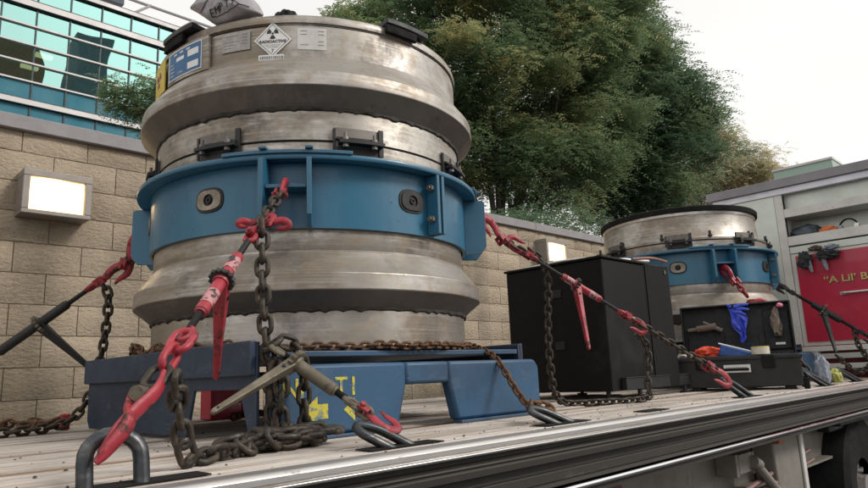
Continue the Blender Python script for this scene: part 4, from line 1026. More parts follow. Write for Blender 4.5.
chain([(1.62, 3.10, .02), (1.75, 3.14, .03), (1.9, 3.2, .02), (2.05, 3.22, .03)], 'brown chain seen through the opening of the near cradle', 'r', 1., group=G, jit=.6)
# F: chains at far cask
F1 = V((C2[0]+.80*math.cos(R(319)), C2[1]+.80*math.sin(R(319)), .89)); F0 = V((6.55, 1.30, .22))
fF = lambda t: lerp(F0, F1, t)
binder(F0, F1, 'black ratchet binder right of the far cask in front of the red panel', .30, .75, .40, .64, .55, (6.18, 1.62, .22), (M_BLACK, M_BLACK, M_BLACK), L=.12, side=(0, 0, -1), side2=(0, 0, -1), decals=False, br=.028, s=1.3, handle_w=.022)
chain([fF(.84), fF(1.0)], 'dark chain at the right lug of the far cask', 'c', 1.2, group=G)
chain([fF(.22), fF(.0), (6.75, 1.22, .12)], 'dark chain end hanging right of the black binder', 'c', 1.2, group=G)
chain([fF(.30), fF(.30)+V((-.02, -.02, -.15)), fF(.22)+V((-.02, -.03, -.24)), fF(.14)+V((0, 0, -.18)), fF(.10)], 'looped dark chain hanging from the black binder at right', 'c', 1.2, group=G)
chain([(6.10, 1.60, .20), (6.22, 1.55, .10), (6.34, 1.50, .06), (6.5, 1.45, .12), (6.7, 1.4, .1)], 'dark chain lying low by the rightmost deck ring', 'c', 1.2, group=G)
a = R(228.5); F3 = V((C2[0]+.77*math.cos(a), C2[1]+.77*math.sin(a), .90)); F4 = V((5.02, 1.50, .10))
hook_thing(lerp(F3, F4, .14), F3-F4+V((0, 0, .1)), V((.3, .4, -.6)), 'dull red hook in the front pocket of the far cask collar', L=.15, r=.018)
chain([lerp(F3, F4, .16), lerp(F3, F4, .3)], 'red painted chain hanging below the far cask collar', 'd', 1.25, group=G)
hook_thing(lerp(F3, F4, .36), V((.7, -.7, 0)), (0, 0, -1), 'small red hook below the far cask collar', L=.10, r=.016)
chain([lerp(F3, F4, .36), F4], 'dark chain running down behind the open toolbox lid', 'c', 1.25, group=G)
binder(lerp(F3, F4, .9), lerp(F3, F4, .35), 'red binder hidden behind the open toolbox lid', .1, .8, .3, .6, .5, (4.9, 1.62, .4), L=.1, side=None, side2=None, br=.018)

gr = MB(); rg = random.Random(77)
for k in range(700):
    x_, y_ = rg.uniform(-.6, 6.5), 1.33+rg.random()**1.4*1.6; r_ = rg.uniform(.0012, .004)*(1.6 if rg.random() < .08 else 1); a_ = rg.uniform(0, PI)
    q_ = [(r_*rg.uniform(.6, 1.5)*math.cos(a_+i*PI/2), r_*rg.uniform(.6, 1.5)*math.sin(a_+i*PI/2)) for i in range(4)]
    gr.add([(x_+a, y_+b, .0005) for a, b in q_]+[(x_+a*.6, y_+b*.6, r_*.9) for a, b in q_], [(4, 5, 6, 7), (0, 1, 5, 4), (1, 2, 6, 5), (2, 3, 7, 6), (3, 0, 4, 7)])
tag(gr.build('grit', mat('grit', (.10, .08, .06), .9, 0, .5, 60), None, smooth=0), 'loose dark grit scattered over the deck boards', 'grit', kind='stuff')

# ------------------------------------------------------------------ black cabinet
def cabinet():
    t = thing('black_cabinet', (3.9, 2.4, 0), 'tall black sheet-metal cabinet on small feet between the two casks', 'cabinet')
    x0, y0, y1, z0, z1 = 3.43, 2.06, 2.79, .045, .825
    mb = MB()
    mb.prism([(x0, y0+.015, z0), (x0+.012, y0, z0), (x0+.35, y0, z0), (x0+.35, y0, z1), (x0+.012, y0, z1), (x0, y0+.015, z1)][:0] or [(x0, y0, z0), (3.93, y0, z0), (3.93, y1, z0), (x0, y1, z0)], (0, 0, z1-z0))
    mb.build('body', M_BLKPAINT, t, smooth=0, bevel=.008)
    mb = MB(); mb.b2((3.932, y0+.004, z0), (4.16, y1, z1+.016)); mb.build('side_compartment', M_BLKPAINT, t, smooth=0, bevel=.006)
    mb = MB(); mb.hexa([V(p) for p in ((3.95, y0-.001, z0+.01), (4.15, y0-.06, z0+.01), (4.165, y0-.045, z0+.01), (3.96, y0+.002, z0+.01), (3.95, y0-.001, z1), (4.15, y0-.06, z1), (4.165, y0-.045, z1), (3.96, y0+.002, z1))])
    d = mb.build('open_door', M_BLKPAINT, t, smooth=0, bevel=.003)
    mb = MB(); mb.b2((4.11, y0-.055, z1-.055), (4.125, y0-.045, z1-.03)); mb.build('latch', M_ALUD, d, smooth=0)
    mb = MB(); mb.b2((x0-.012, y0-.012, z1+.001), (3.935, y1+.01, z1+.016)); mb.build('top_panel', M_BLKPAINT, t, smooth=0, bevel=.004)
    mb = MB(); mb.b2((x0+.10, y0-.035, .05), (4.35, y0-.002, .115)); mb.b2((x0+.10, y0-.04, .116), (4.35, y0-.002, .121)); mb.build('base_rail', M_BLACK, t, smooth=0, bevel=.003)
    for (x, y) in ((x0+.05, y0+.06), (x0+.05, y1-.08), (x0+.28, y0-.015), (4.30, y0-.015), (4.1, y1-.08)):
        mb = MB(); mb.cyl((x, y, .0), (x, y, .012), .035, n=14); mb.cyl((x, y, .012), (x, y, .052), .014, n=10); mb.build('foot', M_BLACK, t)
    for z in (.30, .62):
        mb = MB(); mb.b2((x0-.006, y0+.30, z), (x0-.0005, y0+.37, z+.05)); mb.build('hinge', M_BLACK, t, smooth=0, bevel=.002)
    return t
cabinet()
mb = MB(); mb.tube(smoothpath([(3.52, 2.70, .853), (3.50, 2.3, .855), (3.75, 2.15, .858), (4.05, 2.08, .860)], 6), .011, 8)
tag(mb.build('pipe', mat('pale_pipe', (.55, .53, .50), .4, .2, .1, 9), None), 'thin pale pipe lying along the cabinet top', 'pipe')
mb = MB(); mb.tube(smoothpath([(3.80, 2.06, .850), (3.98, 2.02, .866), (4.14, 2.0, .853)], 6), .010, 8)
tag(mb.build('strap_end', mat('dull_red', (.22, .10, .08), .6, 0, .2, 9), None), 'reddish strap end lying over the cabinet top corner', 'strap')

# ------------------------------------------------------------------ cloth lumps
def lump(name, c, size, m, label, cat, seed=1, amp=.35, fr=2.2, parent=None, rot=0, sub=4, flatten=True):
    bm = bmesh.new(); bmesh.ops.create_icosphere(bm, subdivisions=sub, radius=1)
    for v in bm.verts:
        n = noise.noise(v.co*fr+V((seed*5.1, 0, seed))); n2 = noise.noise(v.co*fr*2.7+V((0, seed*3.3, 0))); n3 = abs(noise.noise(v.co*fr*1.6+V((seed, 9, 2))))
        v.co *= 1+amp*n+amp*.5*n2-amp*.7*n3
    me = bpy.data.meshes.new(name); mb = MB(); rz = Matrix.Rotation(rot, 3, 'Z')
    bm.verts.index_update()
    mb.add([V(c)+rz @ V((v.co.x*size[0], v.co.y*size[1], max(v.co.z, -.75)*size[2])) for v in bm.verts], [tuple(q.index for q in f.verts) for f in bm.faces]); bm.free()
    o = mb.build(name, m, parent, smooth=60)
    if label: tag(o, label, cat)
    return o

# bag on top of near cask
def bag():
    t = thing('plastic_bag', (1.18, 2.28, 1.61), 'grey plastic bag marked EMPTY lying on the left top edge of the near cask', 'bag')
    u = V((.54, -.842, 0)); w = V((-.842*.9, -.54*.9, -.25)).normalized(); up = V((0, 0, 1)); o = V((1.165, 2.315, 1.685))
    out = [(-.175, .035), (-.12, -.005), (-.06, -.055), (-.02, -.072), (.05, -.062), (.11, -.050), (.155, -.048), (.135, .0), (.10, .05), (.08, .10), (.03, .135), (-.04, .15), (-.10, .12), (-.13, .075)]
    out = [(p.x, p.y) for p in smoothpath([(a, b, 0) for a, b in out]+[(out[0][0], out[0][1], 0)], 4)][:-1]
    n = len(out); K = 12; front = []; 
    def P(a, b, sgn, q):
        th = .075*(1-q**2.2)**.5 if q < 1 else 0
        nn = noise.noise(V((a*16, b*16, 3)))*.012+abs(noise.noise(V((a*30, b*22, 9))))*.012-noise.noise(V((a*60, b*50, 2)))*.003
        return o+u*a+up*b+w*(sgn*th+nn)
    def surf(a, b, off):   # point on the front face above outline coordinates
        best = 1
        ang = math.atan2(b-.03, a); r_ = math.hypot(a, b-.03)
        k = min(range(n), key=lambda i: abs(math.remainder(math.atan2(out[i][1]-.03, out[i][0])-ang, 2*PI)))
        q = min(.98, r_/math.hypot(out[k][0], out[k][1]-.03)); return P(a, b, 1, q)+w*off
    mb = MB()
    for sgn in (1, -1):
        vs = [P(0, .03, sgn, 0)]
        for j in range(1, K+1):
            q = j/K; vs += [P(a*q, .03+(b-.03)*q, sgn, q) for a, b in out]
        fs = [(0, 1+i, 1+(i+1) % n) for i in range(n)]
        for j in range(K-1):
            for i in range(n): fs.append((1+j*n+i, 1+(j+1)*n+i, 1+(j+1)*n+(i+1) % n, 1+j*n+(i+1) % n))
        if sgn < 0: fs = [f[::-1] for f in fs]
        mb.add(vs, fs)
    bo = mb.build('bag_body', M_BAG, t, smooth=50)
    mb = MB()
    def stroke(pts, r=.0019):
        Q = []
        for (p, q) in zip(pts, pts[1:]):
            for k in range(8): Q.append(surf(p[0]+(q[0]-p[0])*k/8, p[1]+(q[1]-p[1])*k/8, .002))
        Q.append(surf(*pts[-1], .002)); mb.tube(Q, r, 6)
    stroke([(-.10, -.006), (-.045, .042), (.0, .045), (.055, .02), (.085, -.005), (.12, -.02)], .0016); stroke([(.085, -.005), (.03, -.03), (-.03, -.04)], .0014)
    L = {'E': [[(1, 1), (0, 1), (0, 0), (1, 0)], [(0, .5), (.8, .5)]], 'M': [[(0, 0), (0, 1), (.5, .4), (1, 1), (1, 0)]], 'P': [[(0, 0), (0, 1), (.9, .9), (.9, .55), (0, .5)]],
         'T': [[(0, 1), (1, 1)], [(.5, 1), (.5, 0)]], 'Y': [[(0, 1), (.5, .5)], [(1, 1), (.3, 0)]]}
    for k, ch in enumerate('EMPTY'):
        for st in L[ch]: stroke([(-.045+.024*k+.016*x, -.036+.008*k+.028*y) for x, y in st])
    mb.build('marker_writing', M_INK, bo)
bag()
lump('black_cloth', (1.335, 2.14, 1.625), (.055, .045, .035), M_CLOTHK, 'small crumpled black cloth on the near cask lid beside the bag', 'cloth', 3, rot=.3)

# ------------------------------------------------------------------ open toolbox
def toolbox():
    u = V((.33, -.944, 0)); w = V((.944, .33, 0)); o0 = V((4.36, 2.09, 0)); zz = V((0, 0, 1))
    P = lambda a, b, c: o0+u*a+w*b+zz*c
    t = thing('toolbox', P(.36, .2, 0), 'open black plastic tool case standing on the deck in front of the far cask', 'toolbox')
    Wd, Dp, H, th = .72, .42, .225, .012
    def bx(mb, a, b, c, a2, b2, c2): mb.hexa([P(a, b, c), P(a2, b, c), P(a2, b2, c), P(a, b2, c), P(a, b, c2), P(a2, b, c2), P(a2, b2, c2), P(a, b2, c2)])
    mb = MB(); bx(mb, 0, 0, .02, Wd, th, H); bx(mb, 0, Dp-th, .02, Wd, Dp, H); bx(mb, 0, th, .02, th, Dp-th, H); bx(mb, Wd-th, th, .02, Wd, Dp-th, H); bx(mb, th, th, .02, Wd-th, Dp-th, .035)
    b = mb.build('case_body', M_BLACK, t, smooth=0, bevel=.006)
    mb = MB(); bx(mb, -.012, -.012, H-.03, Wd+.012, -.0005, H-.008); bx(mb, Wd+.0005, -.012, H-.03, Wd+.012, Dp, H-.008); mb.build('case_lip', M_BLACK, b, smooth=0, bevel=.004)
    for a in (.10, .50):
        mb = MB(); bx(mb, a, -.022, H-.085, a+.075, -.001, H-.005); mb.build('latch', M_RUBBER, b, smooth=0, bevel=.005)
    mb = MB(); mb.tube(smoothpath([P(.25, -.002, H-.09), P(.26, -.035, H-.09), P(.40, -.035, H-.09), P(.41, -.002, H-.09)], 5), .009, 8); mb.build('carry_handle', M_RUBBER, b)
    mb = MB(); bx(mb, .27, -.0035, .115, .43, -.001, .165); l = mb.build('label_plate', M_WHITE, b, smooth=0)
    mb = MB()
    for k in range(9): bx(mb, .285+.014*k, -.0045, .13, .285+.014*k+.008, -.0036, .15)
    mb.build('label_print', M_INKG, l, smooth=0)
    for a in (.06, Wd-.1):
        for (d0, d1) in ((-.008, .05), (Dp-.05, Dp)):
            mb = MB(); bx(mb, a, d0, .0, a+.06, d1, .0195); mb.build('foot', M_RUBBER, b, smooth=0, bevel=.004)
    for b_ in (0.02, Dp-.06):
        mb = MB(); bx(mb, Wd+.001, b_, .0, Wd+.035, b_+.05, .07); mb.build('corner_guard', M_RUBBER, b, smooth=0, bevel=.006)
    # wheel/handle ribs on right end
    mb = MB(); bx(mb, Wd+.001, .10, .10, Wd+.02, .28, .13); mb.build('side_grip', M_ALUD, b, smooth=0, bevel=.004)
    # lid, leaning slightly back
    tl = .02; LH = .36
    def Q(a, d, h): return P(a, Dp-.005+tl*h+d, H+.004+h)
    def bl(mb, a, d, h, a2, d2, h2): mb.hexa([Q(a, d, h), Q(a2, d, h), Q(a2, d2, h), Q(a, d2, h), Q(a, d, h2), Q(a2, d, h2), Q(a2, d2, h2), Q(a, d2, h2)])
    mb = MB(); bl(mb, 0, 0, 0, Wd, .012, LH); bl(mb, 0, -.075, 0, .014, -.0005, LH); bl(mb, Wd-.014, -.075, 0, Wd, -.0005, LH); bl(mb, .0145, -.075, LH-.014, Wd-.0145, -.0005, LH); bl(mb, .0145, -.075, 0, Wd-.0145, -.0005, .012)
    ld = mb.build('lid', M_BLACK, t, smooth=0, bevel=.006)
    mb = MB()
    bl(mb, .03, -.02, .03, .25, -.002, .20); bl(mb, .28, -.02, .03, .50, -.002, .16); bl(mb, .54, -.03, .03, .70, -.002, .30); mb.build('lid_pocket', M_CLOTHK, ld, smooth=0, bevel=.01)
    mb = MB(); bl(mb, .60, -.033, .06, .66, -.031, .075); mb.build('pocket_tag', M_WHITE, ld, smooth=0)
    # contents (each its own thing)
    mb = MB(); a0 = Q(.04, -.04, .19); a1 = Q(.235, -.05, .21)
    mb.tube([a0, lerp(a0, a1, .3), lerp(a0, a1, .32), a1], [.014, .014, .024, .026], 12); tag(mb.build('bottle', M_TAN, None), 'small brown tube clipped inside the open case lid', 'bottle')
    mb = MB(); a0 = Q(.15, -.055, .245); a1 = Q(.27, -.055, .175); mb.tube([a0, lerp(a0, a1, .5), lerp(a0, a1, .52), a1], [.010, .012, .018, .018], 10); tag(mb.build('torch', M_ALUD, None), 'grey metal torch held slanting in the case lid', 'torch')
    # blue glove: palm and five fingers hanging down
    g = MB(); c = Q(.365, -.085, .33)
    t2 = thing('rubber_glove', c, 'bright blue rubber glove hanging over the middle of the open case lid', 'glove')
    nu_, nv_ = 14, 26; vs = []
    for sg in (1, -1):
        for j_ in range(nv_+1):
            q = j_/nv_
            for i_ in range(nu_+1):
                e = -1+2*i_/nu_
                half = .020+.034*math.sin(PI*min(1, q*1.15+.12))**1.3*(1 if q < .75 else 1-(q-.75)*2.6)
                cen = .355+.045*math.sin(q*2.6)+.012*math.sin(q*9)
                fold = .010*math.sin(e*4.5+q*5)+.007*math.sin(e*9-q*11)+.006*noise.noise(V((e*3, q*7, 2)))
                vs.append(Q(cen+half*e, -.085-fold-sg*.004, .335-.245*q+.012*math.sin(e*3+q*3)))
    N_ = nu_+1; M_ = (nv_+1)*N_
    fs = [(j_*N_+i_, j_*N_+i_+1, (j_+1)*N_+i_+1, (j_+1)*N_+i_) for j_ in range(nv_) for i_ in range(nu_)]
    fs2 = fs+[tuple(x+M_ for x in reversed(f)) for f in fs]
    bd = [i_ for i_ in range(N_)]+[j_*N_+nu_ for j_ in range(1, nv_+1)]+[nv_*N_+i_ for i_ in range(nu_-1, -1, -1)]+[j_*N_ for j_ in range(nv_-1, 0, -1)]
    for k in range(len(bd)): a_, b_ = bd[k], bd[(k+1) % len(bd)]; fs2.append((a_, b_, b_+M_, a_+M_))
    g.add(vs, fs2)
    for (a_, h_, da, dh, ln_) in ((.37, .335, .9, .12, .10), (.38, .318, .95, -.1, .085), (.37, .30, .9, -.35, .07), (.34, .335, -.5, .5, .035), (.385, .28, .7, -.8, .06)):
        g.tube([Q(a_, -.092, h_), Q(a_+da*ln_*.5, -.105, h_+dh*ln_*.5+.006), Q(a_+da*ln_, -.098, h_+dh*ln_)], [.013, .011, .007], 8, flat=.6, up=tuple(w))
    g.build('glove_body', M_NIT, t2, smooth=60)
    lump('work_glove', Q(.62, -.06, .20), (.045, .03, .11), M_TAN, 'brown work glove tucked in the right end of the case lid', 'glove', 6)
    lump('pink_sponge', Q(.655, -.075, .325), (.035, .02, .018), M_PINK, 'small pink foam piece at the top right of the case lid', 'foam', 7, amp=.15)
    lump('red_cloth', P(.18, .14, .245), (.10, .07, .045), M_ORANGE, 'crumpled orange-red cloth at the left end of the open case', 'cloth', 2, rot=-1)
    lump('white_paper', P(.03, .10, .235), (.05, .05, .028), M_CREAM, 'folded white paper at the left corner of the open case', 'paper', 9, rot=-1, amp=.25)
    # navy packet with white edge
    t3 = thing('blue_packet', P(.35, .1, .24), 'dark blue packet with a white edge leaning in the open case', 'packet')
    mb = MB(); mb.hexa([P(.24, .07, .225), P(.52, .07, .215), P(.52, .17, .215), P(.24, .17, .225), P(.26, .10, .305), P(.46, .10, .225), P(.48, .15, .23), P(.28, .15, .31)]); mb.build('packet_body', M_NAVY, t3, smooth=30, bevel=.01)
    mb = MB(); mb.tube([P(.25, .085, .31), P(.36, .085, .275), P(.49, .08, .232)], .005, 6); mb.build('packet_edge', M_WHITE, t3)
    # tape roll on the front lip
    t4 = thing('tape_roll', P(.52, .0, H), 'cream and yellow roll of tape on the front edge of the case', 'tape')
    c = P(.50, .045, H+.002); mb = MB(); mb.lathe([(.030, 0), (.055, 0), (.055, .042), (.030, .042)], tuple(c), n=28, closed=True); mb.build('tape_side', M_CREAM, t4)
    mb = MB(); mb.lathe([(.031, .0425), (.054, .0425), (.054, .050), (.031, .050)], tuple(c), n=28, closed=True); mb.build('tape_top', M_TAPE, t4)
toolbox()
lump('grey_rag', (5.32, 1.50, .09), (.06, .05, .12), M_GREYCL, 'grey-blue rag bunched against the deck ring right of the toolbox', 'rag', 5)
lump('yellow_rag', (5.40, 1.44, .05), (.05, .04, .055), mat('yellow_green', (.40, .40, .12), .8, 0, .2, 9), 'yellow rag scrap beside the grey rag right of the toolbox', 'rag', 8)

# ------------------------------------------------------------------ rack and red panel at the front of the trailer
def rack():
    X = 7.0; YR, YL = .2, 2.78
    t = thing('headboard_rack', (X, 1.7, 0), 'cream steel storage rack with grey roof and red lettered panels at the trailer front', 'rack')
    mb = MB(); mb.b2((X+.30, YR, .0), (X+.33, YL, 1.80)); mb.b2((X+.06, YR, 1.646), (X+.075, 2.098, 1.80)); mb.build('back_panel', M_RACKB, t, smooth=0)
    mb = MB(); mb.b2((X-.06, YR-.05, 1.865), (X+.36, YL+.05, 1.955)); mb.build('roof', M_TRIM, t, smooth=0, bevel=.004)
    mb = MB(); mb.b2((X-.03, YR, 1.800), (X+.03, YL, 1.8645)); mb.build('roof_trim', M_TRIML, t, smooth=0, bevel=.003)
    for (y, w) in ((2.10, .075), (2.72, .06), (.3, .06)):
        mb = MB(); mb.b2((X-.02, y, .02), (X+.05, y+w, 1.7995)); mb.build('post', M_RACK, t, smooth=0, bevel=.005)
    for (z0, z1) in ((1.56, 1.645), (1.275, 1.365)):
        mb = MB(); mb.b2((X-.022, YR, z0), (X+.0, 2.098, z1)); mb.b2((X+.001, YR, z0), (X+.29, 2.098, z0+.018)); mb.build('shelf', M_RACK, t, smooth=0, bevel=.003)
    mb = MB(); mb.b2((X+.001, 2.10, 1.25), (X+.29, 2.115, 1.799)); mb.build('divider', M_RACK, t, smooth=0)
    mb = MB(); mb.b2((X-.012, YR, 1.195), (X+.30, 2.098, 1.262)); mb.build('ledge', M_RACKB, t, smooth=0, bevel=.004)
    mb = MB(); mb.b2((X-.014, 2.178, 0.4), (X+.02, 2.715, 1.798)); mb.build('side_panel', M_RACKB, t, smooth=0)
    # red panel with pale border
    mb = MB(); mb.b2((X-.010, YR, .30), (X+.02, 2.095, 1.190)); mb.build('panel_border', M_RACK, t, smooth=0)
    mb = MB(); mb.b2((X-.022, YR, .335), (X-.011, 2.055, 1.165)); rp = mb.build('red_panel', M_REDP, t, smooth=0, bevel=.003)
    mb = MB(); mb.tube([(X-.023, 1.70, .765), (X-.05, 1.685, .765), (X-.05, 1.40, .765), (X-.023, 1.385, .765)], .011, 8); mb.b2((X-.028, 1.67, .75), (X-.0225, 1.72, .78)); mb.build('panel_handle', M_ALU, rp)
    # lettering reads towards -X ; letter advance runs along -Y
    def letters(name, m, dx, dy, dz, offs):
        mb = MB(); v, f = textmesh('\u201cA Lil\u2019 Bit\u201d', .100, 'LEFT', .0008, offs)
        mb.add([(X-.0235-dx-c, 1.84+dy-a*1.08, .90+dz+b*.9) for a, b, c in v], f)
        return mb.build(name, m, rp, smooth=0)
    letters('lettering_shadow', M_INK, -.0006, -.006, -.006, .003); letters('lettering', M_GOLD, .0006, 0, 0, .0022)
    # small serifs under the main letters
    # lower steps
    for k, (z, dx, m) in enumerate(((.245, .10, M_RACK), (.175, .14, M_RACKB), (.085, .20, M_RACK))):
        mb = MB(); mb.b2((X-dx, YR, z), (X+.2, 2.3, z+.045)); mb.build('step', m, t, smooth=0, bevel=.004)
    mb = MB(); mb.b2((X-.03, YR, .0), (X+.3, 2.3, .30)); mb.build('step_back', mat('dull_red_back', (.22, .03, .03), .6, 0, .25, 4), t, smooth=0)
    for y in (.6, 1.05, 1.5, 1.95):
        mb = MB(); mb.b2((X-.20, y, .0), (X-.04, y+.05, .24)); mb.build('step_bracket', M_RACKB, t, smooth=0, bevel=.003)
rack()
lump('black_bag', (7.13, 1.96, 1.38), (.13, .15, .10), mat('dark_bag', (.05, .065, .085), .55, 0, .3, 9), 'dark blue-black bag at the left end of the lower rack shelf', 'bag', 4, amp=.2)
lump('orange_gloves', (7.06, 1.75, 1.37), (.07, .09, .055), M_ORG, 'orange bundle on the lower rack shelf between bag and headset', 'bundle', 5)
t = thing('ear_defenders', (7.06, 1.58, 1.30), 'black ear defenders with white cups on the lower rack shelf', 'ear defenders')
mb = MB(); c = V((7.06, 1.58, 1.375)); mb.tube([c+V((0, .085*math.cos(PI*k/14), .105*math.sin(PI*k/14)-.02)) for k in range(15)], .015, 10, flat=.5, up=(0, 0, 1)); mb.build('headband', M_RUBBER, t)
for s in (-1, 1):
    mb = MB(); mb.cyl(c+V((0, s*.05, .005)), c+V((0, s*.085, .0)), .034, n=16); mb.build('ear_cup', M_GREYCL if s > 0 else M_WHITE, t)
for k, (y, z, m, sz, lb, sd) in enumerate(((1.96, 1.10, M_CLOTHK, (.05, .06, .09), 'black glove hanging over the left end of the red panel', 11), (1.76, 1.13, M_CLOTHK, (.05, .10, .05), 'black strap bundle hanging at the top of the red panel', 12), (1.86, 1.21, M_TAN, (.05, .06, .025), 'tan cloth lying on the ledge above the red panel', 13), (1.72, 1.20, M_GREYCL, (.04, .06, .03), 'pale grey cloth on the ledge above the red panel', 14))):
    lump('hanging_item', (6.93, y, z), sz, m, lb, 'cloth', sd, amp=.5)
for k, y in enumerate((1.93, 1.80)):
    mb = MB(); mb.tube([(6.92, y, 1.10), (6.92, y-.01, 1.04), (6.925, y-.02, .99)], [.018, .02, .01], 8, flat=.5); tag(mb.build('glove_finger', M_GREYCL, None), ('pale grey fingertip hanging below the black glove' if k == 0 else 'pale grey fingertip hanging below the strap bundle'), 'glove')

# ------------------------------------------------------------------ trees
def tree(name, label, base, blobs, nfr, m, seed, frond=.34, leaf=.05, pairs=6, tw=.16, clump=.55, tone_bias=0., rblob=1.0):
    rs = np.random.RandomState(seed)
    t = thing(name, base, label, 'tree'); base = np.array(base, float)
    blobs = np.array(blobs, float); C = blobs[:, :3]; Rr = blobs[:, 3]
    ncl = 22
    cl = []; ctone = []
    for c, r in zip(C, Rr):
        d = rs.normal(size=(ncl, 3)); d /= np.linalg.norm(d, axis=1)[:, None]; rad = rs.uniform(.45, 1.05, ncl)**.7
        cl.append(c+d*(rad*r*rblob)[:, None]*np.array([1, 1, .85])); ctone += list(np.clip(rs.normal(.38+tone_bias, .25, ncl), 0, 1))
    cl = np.concatenate(cl); ctone = np.array(ctone)
    # limbs
    mb = MB(); cen = C.mean(0); fork = base+(cen-base)*np.array([.35, .35, .42])
    mb.tube(smoothpath([base, base+(fork-base)*.5+np.array([.1, -.06, 0]), fork], 5), [tw*(1.25-.45*i/10) for i in range(11)], 10)
    for c, r in zip(C, Rr):
        p = smoothpath([fork, fork+(c-fork)*.45+rs.normal(size=3)*.15+np.array([0, 0, .2]), c], 5)
        mb.tube(p, [tw*.62*(1-.62*i/(len(p)-1)) for i in range(len(p))], 7)
    k = 0
    for bi, (c, r) in enumerate(zip(C, Rr)):
        for q in cl[bi*ncl:(bi+1)*ncl]:
            md = c+(q-c)*.5+rs.normal(size=3)*.08
            mb.tube([V(c), V(md), V(q), V(q+(q-c)*.25)], [tw*.2, tw*.13, tw*.07, tw*.03], 5)
    mb.build('trunk', M_BARK, t, smooth=60)
    # fronds
    ci = rs.randint(0, len(cl), nfr)
    pos = cl[ci]+rs.normal(size=(nfr, 3))*clump*np.array([1, 1, .55])*Rr[ci//ncl][:, None]*.42
    az = rs.uniform(0, 2*PI, nfr); dr = rs.uniform(-.7, .25, nfr)
    ax = np.stack([np.cos(az), np.sin(az), dr], 1); ax /= np.linalg.norm(ax, axis=1)[:, None]
    side = np.cross(ax, [0, 0, 1]); side /= np.linalg.norm(side, axis=1)[:, None]; nrm = np.cross(side, ax)
    fl = frond*rs.uniform(.6, 1.2, nfr)
    V_ = []; tn = np.clip(ctone[ci]+rs.normal(0, .13, nfr), 0, 1); tone = []
    for p_ in range(pairs):
        tt = (p_+.6)/pairs
        for sg in (-1, 1):
            lf = leaf*rs.uniform(.75, 1.25, nfr)*(1-.35*tt)
            b = pos+ax*(fl*tt)[:, None]+np.array([0, 0, -1])*(fl*tt*tt*.35)[:, None]
            dd = side*sg*.9+ax*.45+nrm*rs.uniform(-.35, .2, nfr)[:, None]; dd /= np.linalg.norm(dd, axis=1)[:, None]
            wv = np.cross(dd, nrm+rs.normal(size=(nfr, 3))*.25); wv /= np.linalg.norm(wv, axis=1)[:, None]
            L_ = lf[:, None]; q0 = b; q1 = b+dd*L_*.5+wv*L_*.24; q2 = b+dd*L_; q3 = b+dd*L_*.5-wv*L_*.24
            V_.append(np.stack([q0, q1, q2, q3], 1)); tone.append(np.clip(tn+rs.normal(0, .06, nfr), 0, 1))
    V_ = np.concatenate(V_).reshape(-1, 3)-base; tone = np.concatenate(tone); nf = len(tone)
    me = bpy.data.meshes.new('crown'); me.vertices.add(nf*4); me.vertices.foreach_set('co', V_.astype(np.float32).ravel())
    me.loops.add(nf*4); me.loops.foreach_set('vertex_index', np.arange(nf*4, dtype=np.int32))
    me.polygons.add(nf); me.polygons.foreach_set('loop_start', np.arange(0, nf*4, 4, dtype=np.int32)); me.polygons.foreach_set('loop_total', np.full(nf, 4, dtype=np.int32))
    me.update(); at = me.attributes.new('tone', 'FLOAT', 'FACE'); at.data.foreach_set('value', tone.astype(np.float32)); me.materials.append(m)
    o = bpy.data.objects.new('crown', me); COL.objects.link(o); o.parent = t
    return t
A_ = [[7.3, 9.0, 6.3, .8], [8.31, 8.53, 7.03, 1.0], [8.18, 9.03, 5.69, 1.0], [8.77, 7.69, 5.8, 1.0], [10.1, 7.43, 7.21, 1.1], [10.81, 7.06, 5.97, 1.1], [9.43, 8.13, 4.47, 1.1], [9.06, 9.15, 4.68, 1.1],
      [10.69, 7.62, 4.38, 1.1], [11.46, 6.74, 7.41, 1.0], [12.2, 7.31, 5.3, 1.1], [9.05, 7.54, 7.95, 1.1], [10.94, 6.9, 8.68, 1.2]]
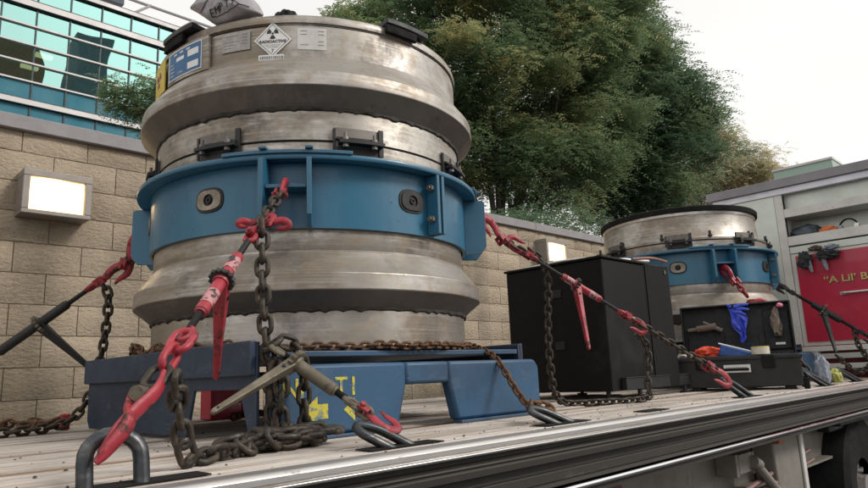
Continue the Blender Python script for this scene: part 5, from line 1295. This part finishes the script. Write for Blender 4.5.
tree('locust_tree', 'large light green honey locust turning yellow above the wall', (9.8, 8.2, -DZ), A_, 42000, M_LEAFA, 1, frond=.32, leaf=.074, tw=.11, rblob=1.1)
B_ = [[14.3, 8.09, 7.93, 1.35], [15.2, 7.9, 8.5, 1.1], [16.31, 7.68, 7.2, 1.3], [14.86, 8.03, 6.14, 1.4], [17.2, 7.6, 7.0, 1.0], [15.96, 7.86, 5.38, 1.4], [14.41, 8.74, 5.17, 1.4], [14.4, 8.1, 9.9, .9], [15.68, 8.39, 4.3, 1.4]]
tree('dark_tree', 'dark green dense tree right of the locust against the sky', (15.6, 8.4, -DZ), B_, 32000, M_LEAFB, 2, frond=.38, leaf=.09, tw=.13, rblob=1.1)
C_ = [[34.11, 12.18, 9.7, 1.7], [32.22, 12.7, 10.2, 1.8], [31.5, 13.4, 9.2, 1.8], [35.9, 11.9, 9.0, 1.5], [33.7, 12.93, 8.3, 1.8], [37.5, 11.9, 8.4, 1.3]]
tree('autumn_tree', 'distant yellow-orange autumn tree above the far cask', (34, 12.5, -DZ), C_, 10000, M_LEAFC, 3, frond=.5, leaf=.13, tw=.12, tone_bias=.1)
D_ = [[3.38, 9.78, 4.52, .38], [3.75, 9.5, 4.40, .42], [4.2, 9.45, 4.5, .5], [4.6, 9.3, 4.1, .6], [3.9, 9.5, 3.9, .35]]
tree('young_tree', 'small green sapling behind the left side of the near cask', (4.5, 9.5, -DZ), D_, 2600, M_LEAFA, 4, frond=.26, leaf=.05, tw=.06, tone_bias=-.1)
for k, (x, y, z, r_, lb) in enumerate(((7.3, 6.0, 1.9, .75, 'dark shrub over the wall just right of the near cask'), (8.7, 6.2, 2.0, .9, 'dark shrub over the wall above the second wall lamp'), (10.4, 6.4, 2.1, .95, 'dark shrub over the wall above the black cabinet'))):
    tree('shrub', lb, (x, y, -DZ), [[x, y, z, r_], [x+.4, y+.3, z-.5, r_*.9], [x-.4, y-.1, z-.6, r_*.8]], 4200, M_LEAFB, 10+k, frond=.24, leaf=.06, tw=.06)['category'] = 'shrub'

for o in bpy.data.objects:
    if '_o' in o: del o['_o']
